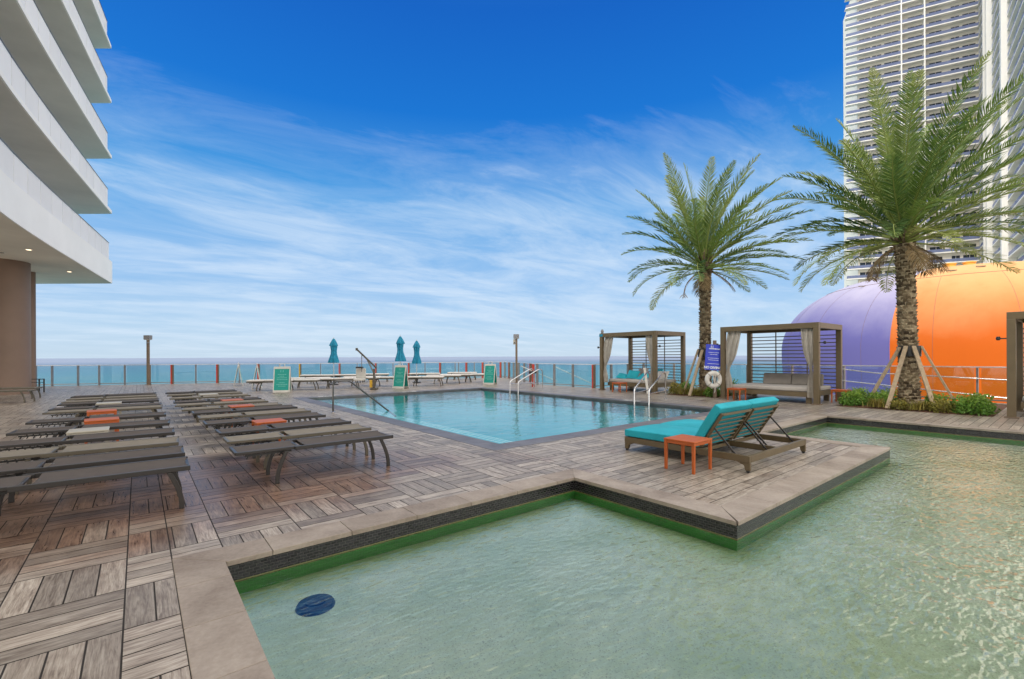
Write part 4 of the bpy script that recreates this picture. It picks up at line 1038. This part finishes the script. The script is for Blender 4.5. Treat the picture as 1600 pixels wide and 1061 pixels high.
# ------------------------------------------------------------------ planters, shrubs
for i, (x0, x1, y0, y1) in enumerate(PLANTERS):
    mb = MB(); n = 14
    vs = []; fs = []
    for a in range(n+1):
        for b in range(n+1):
            u, v = a/n, b/n; vs.append((x0+(x1-x0)*u, y0+(y1-y0)*v, -.02+.10*min(1, 4*min(u, 1-u, v, 1-v))+random.uniform(-.012, .012)*(0 < a < n and 0 < b < n)))
    for a in range(n):
        for b in range(n): k = a*(n+1)+b; fs.append((k, k+n+1, k+n+2, k+1))
    mb.add(vs, fs); tag(mb.build('soil', 'mulch', smooth=True), kind='structure')
def shrub(x, y, rx, h, n, mat, label, blade=.09, group=None, grass=False):
    e = empty('shrub', (x, y, .04), random.random()*6, label, 'shrub', group)
    mb = MB()
    for i in range(n):
        if grass:
            a = random.random()*6.283; l = h*random.uniform(.6, 1.1); lean = random.uniform(.15, .8); bx, by = random.gauss(0, rx*.35), random.gauss(0, rx*.35)
            w = .009; pts = []
            for t in (0, .5, 1): pts.append((bx+math.cos(a)*lean*l*t*t, by+math.sin(a)*lean*l*t*t, l*(t-.25*t*t)))
            sx, sy = -math.sin(a)*w, math.cos(a)*w
            mb.add([(pts[0][0]-sx, pts[0][1]-sy, 0), (pts[0][0]+sx, pts[0][1]+sy, 0), (pts[1][0]+sx, pts[1][1]+sy, pts[1][2]), (pts[1][0]-sx, pts[1][1]-sy, pts[1][2]), pts[2]], [(0, 1, 2, 3), (3, 2, 4)])
        else:
            while True:
                p_ = Vector((random.uniform(-1, 1), random.uniform(-1, 1), random.uniform(0, 1)))
                if p_.length < 1 and p_.length > random.random()*.85: break
            bump_ = .8+.25*math.sin(p_.x*5+x)*math.cos(p_.y*6)
            c = Vector((p_.x*rx*bump_, p_.y*rx*bump_, p_.z*h*bump_))
            q = Vector((random.gauss(0, 1), random.gauss(0, 1), random.gauss(.6, .7))).normalized(); s = q.orthogonal().normalized()
            s = (Matrix.Rotation(random.random()*6.28, 4, q) @ s); t = q.cross(s); l = blade*random.uniform(.6, 1.2); w = l*.38
            d = (p_+Vector((0, 0, .5))).normalized()
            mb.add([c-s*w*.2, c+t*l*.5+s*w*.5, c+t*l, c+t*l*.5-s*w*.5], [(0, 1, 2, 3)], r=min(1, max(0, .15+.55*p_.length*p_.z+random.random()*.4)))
    mb.build('foliage', mat, e)
    mb = MB()
    for k in range(5): a = k*1.25; mb.tube([(0, 0, -.02), (math.cos(a)*rx*.35, math.sin(a)*rx*.35, h*.6)], [.014, .005], 5)
    mb.build('stem', 'lumber', e)
SH = [(16.5, 4.3, .42, .46, 1500, 'shrub_leaf', 'bright green shrub next to the orange table by the near palm'), (16.75, 3.72, .42, .44, 1500, 'shrub_leaf', 'rounded green shrub left of the near palm trunk behind the timber props'),
      (17.3, 4.35, .4, .52, 1300, 'shrub_leaf', 'green shrub behind the left shrubs of the near palm bed'), (16.35, 1.75, .50, .52, 2000, 'shrub_leaf', 'large bright green shrub at the right end of the near palm bed'),
      (17.0, 1.72, .45, .5, 1400, 'shrub_leaf', 'green shrub behind the large one at the right end of the bed'), (16.3, 2.35, .36, .34, 900, 'shrub_gold', 'yellow brown shrub right of the near palm trunk'),
      (16.9, 2.5, .4, .5, 900, 'shrub_leaf', 'dark green shrub behind the props right of the near palm trunk'), (18.4, 3.9, .45, .5, 900, 'shrub_leaf', 'green shrub at the back of the near palm bed'),
      (16.2, 3.15, .3, .28, 600, 'shrub_gold', 'low yellow brown shrub at the foot of the near palm'),
      (16.25, 9.95, .34, .50, 800, 'shrub_gold', 'reddish gold shrub left of the far palm props'), (16.3, 8.5, .36, .46, 900, 'shrub_leaf', 'green shrub right of the far palm behind the life ring'),
      (17.6, 8.5, .5, .72, 1100, 'shrub_leaf', 'tall green shrub behind the sign post of the far palm'), (17.0, 9.9, .4, .5, 900, 'shrub_leaf', 'green shrub behind the far palm props'), (16.15, 9.1, .28, .3, 500, 'shrub_gold', 'low golden shrub at the foot of the far palm')]
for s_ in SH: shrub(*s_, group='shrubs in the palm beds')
for x, y, lb in ((16.2, 9.6, 'spiky grass tuft left of the far palm foot'), (16.25, 8.9, 'spiky grass tuft below the life ring'), (16.2, 3.65, 'spiky grass tuft between the near palm props'), (16.2, 2.75, 'spiky brown grass tuft right of the near palm foot')):
    shrub(x, y, .3, .34, 160, 'shrub_gold', lb, group='grass tufts in the palm beds', grass=True)

# ------------------------------------------------------------------ palms
def palm(x, y, zt, rt, nf, fl, seed, label, wind=(.0, .0), lean=(0, 0)):
    rnd = random.Random(seed)
    e = empty('palm_tree', (x, y, .02), 0, label, 'palm tree', 'date palms beside the cabanas')
    mb = MB(); mb.tube([(lean[0]*t, lean[1]*t, zt*t) for t in [i/8 for i in range(9)]], [rt*1.12, rt*1.0, rt*.93, rt*.9, rt*.9, rt*.9, rt*.92, rt*.98, rt*1.05], 20)
    rows = int(zt/.085)
    for i in range(rows):
        t = (i+.5)/rows; z = zt*t; n = 10; rr_ = rt*(1.08-.16*min(1, t*2.2)+.12*max(0, t-.85)/.15)
        for k in range(n):
            a = 2*math.pi*(k+.5*(i % 2))/n+rnd.uniform(-.05, .05)+i*.03; ca, sa = math.cos(a), math.sin(a)
            w = rr_*math.pi/n*1.08; o = rnd.uniform(.02, .065); h = .10*rnd.uniform(.8, 1.15)
            cx_, cy_ = lean[0]*t, lean[1]*t
            jz = rnd.uniform(-.022, .022)
            def P_(rad, s_, zz): return (cx_+ca*rad-sa*s_, cy_+sa*rad+ca*s_, z+zz+jz)
            vs = [P_(rr_*.93, -w, -h*.55), P_(rr_*.93, w, -h*.55), P_(rr_+o, -w*.5, h*.42), P_(rr_+o, w*.5, h*.42), P_(rr_*.93, -w*.8, h*.5), P_(rr_*.93, w*.8, h*.5)]
            mb.add(vs, [(0, 1, 3, 2), (2, 3, 5, 4), (0, 2, 4), (1, 5, 3)], r=rnd.random())
    mb.build('trunk', 'bark', e)
    # boots: cut leaf bases under the crown
    mb = MB()
    for i in range(110):
        t = rnd.random(); a = rnd.random()*6.283; z = zt-.15+t*.65; ra = rt*(1.0+.25*math.sin(math.pi*t)); up_ = rnd.uniform(.12, .42); o = rnd.uniform(.08, .22)*(1-.3*t)
        b0 = Vector((lean[0]+math.cos(a)*ra*.7, lean[1]+math.sin(a)*ra*.7, z)); b1 = b0+Vector((math.cos(a)*o, math.sin(a)*o, up_*(.3+t*.7)))
        mb.bar(b0, b1, rnd.uniform(.05, .09), .025, r=rnd.random()*.6)
    mb.build('leaf_bases', 'bark', e)
    cr = MB(); dd = MB(); st = MB()
    top = Vector((lean[0], lean[1], zt+.35))
    for i in range(nf):
        u = (i+.5)/nf                       # 0 = upright centre, 1 = lowest
        az = i*2.39996+rnd.uniform(-.18, .18)
        el0 = R_(86-95*u**.84+rnd.uniform(-5, 5)); l = fl*(1.16-.40*u)*rnd.uniform(.92, 1.08)
        if u < .12: l *= .9
        dead = u > .93
        n = 16; p_ = top+Vector((math.cos(az), math.sin(az), 0))*rt*.35*(.3+u)-Vector((0, 0, u*.35)); el_ = el0; pts = []; dirs = []
        droop = R_(26+28*u)*rnd.uniform(.8, 1.2)
        if dead: l *= .42; el_ = R_(-25); droop = R_(60)
        for k in range(n+1):
            d_ = Vector((math.cos(az)*math.cos(el_), math.sin(az)*math.cos(el_), math.sin(el_)))+Vector((wind[0], wind[1], 0))*(k/n)*.8
            d_.normalize(); pts.append(p_.copy()); dirs.append(d_); p_ = p_+d_*(l/n); el_ -= droop/n*(.5+k/n)
        g_ = dd if dead else cr
        (st if not dead else dd).tube(pts, [.026*(1-.85*k/n)+.003 for k in range(n+1)], 4, r=.85)
        rr0 = rnd.uniform(.05, .7)+(.15 if u < .3 else 0)+(.35 if u > .8 else 0)
        NL = int(l*18)
        for q in range(NL):
            f = .14+.86*(q+.5)/NL; kf = min(n-1e-3, f*n); k = int(kf); w_ = kf-k
            b = pts[k].lerp(pts[min(k+1, n)], w_); d_ = dirs[k]
            sd = d_.cross(Vector((0, 0, 1)));
            if sd.length < .05: sd = Vector((1, 0, 0))
            sd.normalize(); nn = sd.cross(d_).normalized()
            ll = .46*fl/3.4*(math.sin(math.pi*min(1, (f-.08)*.95+.12))**.55)*rnd.uniform(.85, 1.1)
            if f < .25: ll *= .55
            for s in (-1, 1):
                vv = rnd.choice((.15, .45, .7)) if not dead else -.3
                dr = (d_*rnd.uniform(.75, 1.05)+sd*s*.95+nn*vv*.75).normalized()
                dr2 = (dr*.9+d_*.25+Vector((0, 0, -.22))).normalized()
                wd = nn.cross(dr).normalized()*.0145 if abs(nn.dot(dr)) < .95 else sd*.0145
                wd = (wd+nn*rnd.uniform(-.004, .004))
                m_ = b+dr*ll*.5; tp = m_+dr2*ll*.5
                g_.add([b-wd*.6, b+wd*.6, m_+wd, tp, m_-wd], [(0, 1, 2, 3, 4)], r=min(1, max(0, rr0+rnd.uniform(-.12, .12)+(.25 if f > .9 else 0))))
    cr.build('crown', 'frond', e); st.build('frond_stems', 'frond', e); dd.build('dead_fronds', 'frond_dead', e)
    return e
P1 = AT(1102, 17.9); P2 = AT(1421, 13.6)
palm(P1.x, P1.y, 4.75, .205, 60, 3.75, 11, 'date palm standing left between the two cabanas, the smaller one in view', wind=(.36, -.29))
palm(P2.x, P2.y, 4.75, .225, 70, 4.0, 23, 'date palm on the right in front of the orange dome, the larger one in view', wind=(.26, -.21), lean=(.0, .1))
def props(P, dpx, spec, label):
    e = empty('palm_props', (P.x, P.y, 0), 0, label, 'timber props', 'timber props around the palms')
    o = Vector((P.x, P.y, 0))
    for (r_, d_, zt) in spec:
        b = AT(r_, d_)-o; b.z = 0; dirv = b.normalized()
        mb = MB(); mb.bar(Vector((b.x, b.y, .03)), Vector((dirv.x*.27, dirv.y*.27, zt)), .10, .05); mb.build('prop', 'lumber', e, bevel=.004)
    mb = MB(); mb.lathe([(.262, 1.45), (.272, 1.46), (.272, 1.76), (.262, 1.77)], n=24); mb.build('wrap', 'black_plastic', e, True)
props(P1, 0, [(1067, 17.9, 1.75), (1077, 16.9, 1.72), (1137, 17.3, 1.75)], 'timber props leaning on the far palm behind the life ring')
props(P2, 0, [(1353, 13.7, 1.72), (1386, 12.7, 1.75), (1461, 12.2, 1.75), (1497, 12.8, 1.75)], 'four timber props leaning on the near palm trunk')

# ------------------------------------------------------------------ white apartment building on the left
edge = [(-4.2, -12), (-3.75, 0), (-3.45, 8), (-3.2, 14), (-2.98, 18.9), (-2.55, 23), (-1.95, 27.4), (-1.1, 33.5)]
def smooth_edge(E_, n=5):
    o = []
    for i in range(len(E_)-1):
        p0, p1, p2, p3 = E_[max(i-1, 0)], E_[i], E_[i+1], E_[min(i+2, len(E_)-1)]
        for k in range(n):
            t = k/n; o.append(tuple(.5*((2*p1[j])+(-p0[j]+p2[j])*t+(2*p0[j]-5*p1[j]+4*p2[j]-p3[j])*t*t+(-p0[j]+3*p1[j]-3*p2[j]+p3[j])*t**3) for j in (0, 1)))
    o.append(E_[-1]); return o
edge = smooth_edge(edge); tipdir = Vector((-RT[0], -RT[1])); tip = Vector(edge[-1])
bld = empty('apartment_building', (-9, 20, 0), 0, 'white curved apartment building with stacked balconies at the upper left', 'building')
def W(p): return (p[0]+9, p[1]-20)
def inset(E_, d):
    o = []
    for i, p in enumerate(E_):
        a = Vector(E_[max(i-1, 0)]); b = Vector(E_[min(i+1, len(E_)-1)]); t = (b-a).normalized(); nrm = Vector((-t.y, t.x)); o.append((p[0]+nrm.x*d, p[1]+nrm.y*d))
    return o
def slab(z0, z1, name, mat, d=0., endc=0.):
    E_ = inset(edge, d); last = Vector(E_[-1])-tipdir*0
    if endc: E_[-1] = tuple(Vector(E_[-1])+(Vector(E_[-2])-Vector(E_[-1])).normalized()*endc)
    poly = [W(p) for p in E_]+[W(Vector(E_[-1])+tipdir*9), W((-14, 34)), W((-14, -12))]
    mb = MB(); mb.prism(poly, z0, z1); return mb.build(name, mat, bld)
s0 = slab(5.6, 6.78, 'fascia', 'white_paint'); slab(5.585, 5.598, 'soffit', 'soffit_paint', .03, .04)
def glass_run(z0, z1, i0=0, d=.10):
    E_ = inset(edge, d); E_[-1] = tuple(Vector(E_[-1])+(Vector(E_[-2])-Vector(E_[-1])).normalized()*.25)
    # resample to equal panels
    pts = [Vector(E_[0])]; step = 1.25; acc = 0
    for a, b in zip(E_[:-1], E_[1:]):
        a, b = Vector(a), Vector(b); ln = (b-a).length; t = 0
        while acc+ln-t >= step: t += step-acc; pts.append(a+(b-a)*(t/ln)); acc = 0
        acc += ln-t
    pts.append(Vector(E_[-1])); ends = [Vector(E_[-1])+tipdir*k*1.25 for k in range(1, 7)]; allp = pts+ends
    mb = MB()
    for a, b in zip(allp[:-1], allp[1:]):
        if (b-a).length < .1: continue
        t = (b-a).normalized(); a2, b2 = a+t*.022, b-t*.022; a2, b2 = W(a2), W(b2); mb.bar((a2[0], a2[1], (z0+z1)/2), (b2[0], b2[1], (z0+z1)/2), .02, z1-z0)
    mb.build('balcony_glass', 'frosted_glass', bld)
    mb = MB()
    for a, b in zip(allp[:-1], allp[1:]): a2, b2 = W(a), W(b); mb.bar((a2[0], a2[1], z1+.015), (b2[0], b2[1], z1+.015), .05, .03)
    mb.build('balcony_handrail', 'dark_steel', bld)
glass_run(6.79, 7.74)
for k, z in enumerate((9.42, 12.45, 15.5, 18.5, 21.5)):
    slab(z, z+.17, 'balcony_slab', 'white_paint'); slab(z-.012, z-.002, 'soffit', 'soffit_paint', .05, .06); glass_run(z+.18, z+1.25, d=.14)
# wall set back behind the balconies
wl = inset(edge, 4.4); mb = MB()
for a, b in zip(wl[:-1], wl[1:]): a2, b2 = W(a), W(b); mb.bar((a2[0], a2[1], 15), (b2[0], b2[1], 15), .2, 18)
a2, b2 = W(wl[-1]), W(Vector(wl[-1])+tipdir*8); mb.bar((a2[0], a2[1], 15), (b2[0], b2[1], 15), .2, 18)
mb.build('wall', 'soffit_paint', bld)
for k, z in enumerate((6.79, 9.6, 12.63, 15.68, 18.68)):
    for j in range(6, len(wl)-3, 5):
        a, b = Vector(wl[j]), Vector(wl[j+3]); t = (b-a).normalized(); nrm = Vector((t.y, -t.x)); a, b = a+nrm*.13, b+nrm*.13; a2, b2 = W(a), W(b)
        mb = MB(); mb.bar((a2[0], a2[1], z+1.2), (b2[0], b2[1], z+1.2), .06, 2.35); mb.build('balcony_door', 'tower_window', bld)
for (px, py) in ((45.5, 389.5), (109, 424), (3, 394)):
    zz = 5.58; d = (zz-CH)*FPX/(557-.004*(px-800)-py); q = AT(px, d); a = W((q.x, q.y))
    mb = MB(); mb.lathe([(.11, zz-.004), (.11, zz-.02), (.08, zz-.02)], a, 20); rim = mb.build('downlight', 'white_paint', bld, True)
    mb = MB(); mb.lathe([(.075, zz-.021), (.075, zz-.026)], a, 20); mb.build('bulb', 'downlight_on' if px > 10 else 'charcoal_metal', rim)
for (c, rad, lb) in (((-4.25, 28.1), .85, 'thick brown round column under the white building'), ((-4.1, 31.0), .45, 'thinner brown column behind the thick one')):
    pass
c1 = AT(7, 19.4); c2 = AT(47, 21.8)
for c, rad, lb in ((c1, .78, 'thick brown round column carrying the white building at the left edge'), (c2, .20, 'thin brown column just behind the thick one')):
    mb = MB(); mb.lathe([(rad, 0), (rad, 5.585)], (0, 0), 64); o = mb.build('column', 'column_brown', None, True); o.location = (c.x, c.y, 0); tag(o, lb, 'column', 'brown columns under the building')

# ------------------------------------------------------------------ painted dome
dc = AT(1502, 47.0); RD, HD = 15.8, 10.0
dome = empty('painted_dome', (dc.x, dc.y, 0), 0, 'huge dome painted in purple and orange sectors behind the right railing', 'dome')
def dome_pt(az, t, k=0.):   # t 0 = crown .. 1 = bottom
    ph = t*R_(128); r_ = (RD+k)*math.sin(ph)**.68; z = 2+(HD-2+k)*math.cos(ph) if ph < math.pi/2 else 2+18*math.cos(ph)
    return (r_*math.cos(az), r_*math.sin(az), z)
view_az = math.atan2(-dc.y, -dc.x)     # direction dome -> camera
sect = [('dome_purple', -115, -16.0), ('dome_orange', -16.0, 52), ('dome_yellow', 52, 110), ('dome_purple', 110, 180), ('dome_orange', 180, 245)]
for mname, a0, a1 in sect:
    mb = MB(); na, nt = max(6, int((a1-a0)/3)), 40; vs = []; fs = []
    for i in range(na+1):
        az = view_az+R_(a0+(a1-a0)*i/na)
        for j in range(nt+1): vs.append(dome_pt(az, .055+.945*j/nt))
    for i in range(na):
        for j in range(nt): k = i*(nt+1)+j; fs.append((k, k+nt+1, k+nt+2, k+1))
    mb.add(vs, fs); q = mb.build('painted_panel', mname, dome, True); q['label'] = mname.split('_')[1]+' painted sector'
mb = MB(); vs = []; fs = []
for j in range(9):
    for i in range(64): vs.append(dome_pt(2*math.pi*i/64, .0605*j/8+.0001, .03))
for j in range(8):
    for i in range(64): fs.append((j*64+i, j*64+(i+1) % 64, (j+1)*64+(i+1) % 64, (j+1)*64+i))
mb.add(vs, fs); mb.build('crown_cap', 'dome_white', dome, True)
for t in (.30,):
    mb = MB(); mb.tube([dome_pt(2*math.pi*i/96, t, .0) for i in range(97)], .03, 5); mb.build('seam_ring', 'dome_seam', dome, True)
mb = MB()
for a in range(-100, 100, 18): mb.tube([dome_pt(view_az+R_(a+4), .30+.7*j/24, .0) for j in range(25)], .012, 4)
mb.build('seam', 'dome_seam', dome, True)
for a, t in ((-10, .07), (8, .06)):
    x, y, z = dome_pt(view_az+R_(a), t); mb = MB(); mb.lathe([(.45, z-.3), (.45, z+.25), (.52, z+.26), (.52, z+.33), (.3, z+.4)], (x, y), 16); mb.build('vent', 'dome_vent', dome, True)
for a, t in ((-19, .19), (-3, .255), (7, .235), (-36, .31)):
    x, y, z = dome_pt(view_az+R_(a), t, .08); mb = MB(); mb.bar((x-.22, y+.25, z), (x+.22, y-.25, z), .10, .08); mb.build('bracket', 'post_brown', dome)

# ------------------------------------------------------------------ white tower behind
tw = empty('apartment_tower', (0, 0, SEA), 0, 'white high rise tower with dark glass balconies behind the dome', 'building')
FH, NFL, Z0 = 3.0, 44, 0.
A0 = C(105.4, 144.)
def cdir(r_, d_): v = C(r_, d_); return v.normalized()
ta = cdir(.90, -.433); na_ = cdir(-.433, -.90); cor = A0+ta*31.5
tb = cdir(-.636, -.771); nb_ = cdir(-.771, .636)
def fbox(m, o, t, n, t0, t1, n0, n1, z0, z1):
    p = [o+t*t0+n*n0, o+t*t1+n*n0, o+t*t1+n*n1, o+t*t0+n*n1]
    if (t.x*n.y-t.y*n.x) < 0: p = p[::-1]
    m.prism([(q.x, q.y) for q in p], z0, z1)
def px2t(px): s = (px-800)/FPX; return (144*s-105.4)/(.9+.433*s)
def px2u(px): s = (px-800)/FPX; cr_ = 105.4+.9*31.5; cd = 144-.433*31.5; return (cr_-cd*s)/(.636-.771*s)
HT = NFL*FH
mb = MB(); fbox(mb, A0, ta, na_, 2.2, 31.5, -20, -.0, 0, HT); mb.build('main_wall', 'tower_wall', tw)
mb = MB(); fbox(mb, cor, tb, nb_, -3, 75, -18, -.0, 0, HT); mb.build('wing_wall', 'tower_wall', tw)
winA = [(1344, 1362), (1364, 1379), (1383, 1406), (1420, 1443), (1453, 1473), (1487, 1500.5), (1505, 1526)]
winA = [(px2t(a), px2t(b)) for a, b in winA]
winB = [(2, 6), (8, 14), (19, 25), (27, 33), (35, 41), (46, 52), (54, 60), (62, 68)]
cntw = 0; rest = MB(); rest_f = MB()
floors = list(range(4, NFL)); order = floors
for k in floors:
    z = k*FH
    for (o, t, n, t0, t1) in ((A0, ta, na_, -1., 31.2), (cor, tb, nb_, 1.9, 74)):
        mb = MB(); fbox(mb, o, t, n, t0, t1, .01, 1.4, z-.14, z+.16); mb.build('balcony_slab', 'tower_slab', tw)
        mb = MB(); fbox(mb, o, t, n, t0+.1, t1-.1, 1.28, 1.34, z+.2, z+1.05); mb.build('balcony_glass', 'tower_glass', tw)
    for (o, t, n, ws, a) in ((A0, ta, na_, winA, 0), (cor, tb, nb_, winB, 1)):
        for (w0, w1) in ws:
            vis = (a == 0 and 6 <= k <= 20) or (a == 1 and 12 <= k <= 14)
            m = MB() if (vis and cntw < 99) else rest
            nn_ = max(2, int((w1-w0)/1.3)); 
            for q in range(nn_):
                x0 = w0+(w1-w0)*q/nn_; fbox(m, o, t, n, x0+.05, x0+(w1-w0)/nn_-.05, .012, .04, z+.17, z+2.05)
            if m is not rest:
                cntw += 1; m.build('window', 'tower_window', tw)
o = rest.build('windows', 'tower_window', tw); o['kind'] = 'stuff'
for px in (1408, 1444, 1531):
    t = px2t(px); mb = MB(); fbox(mb, A0, ta, na_, t-.15, t+.15, .05, 1.45, FH*4, HT); mb.build('fin', 'tower_slab', tw)
for px, w in ((1557, 1.2), (1563, 1.0), (1589, 1.6)):
    u_ = px2u(px); mb = MB(); fbox(mb, cor, tb, nb_, u_-w/2, u_+w/2, .05, 2.3, FH*4, HT); mb.build('pier', 'tower_slab', tw)
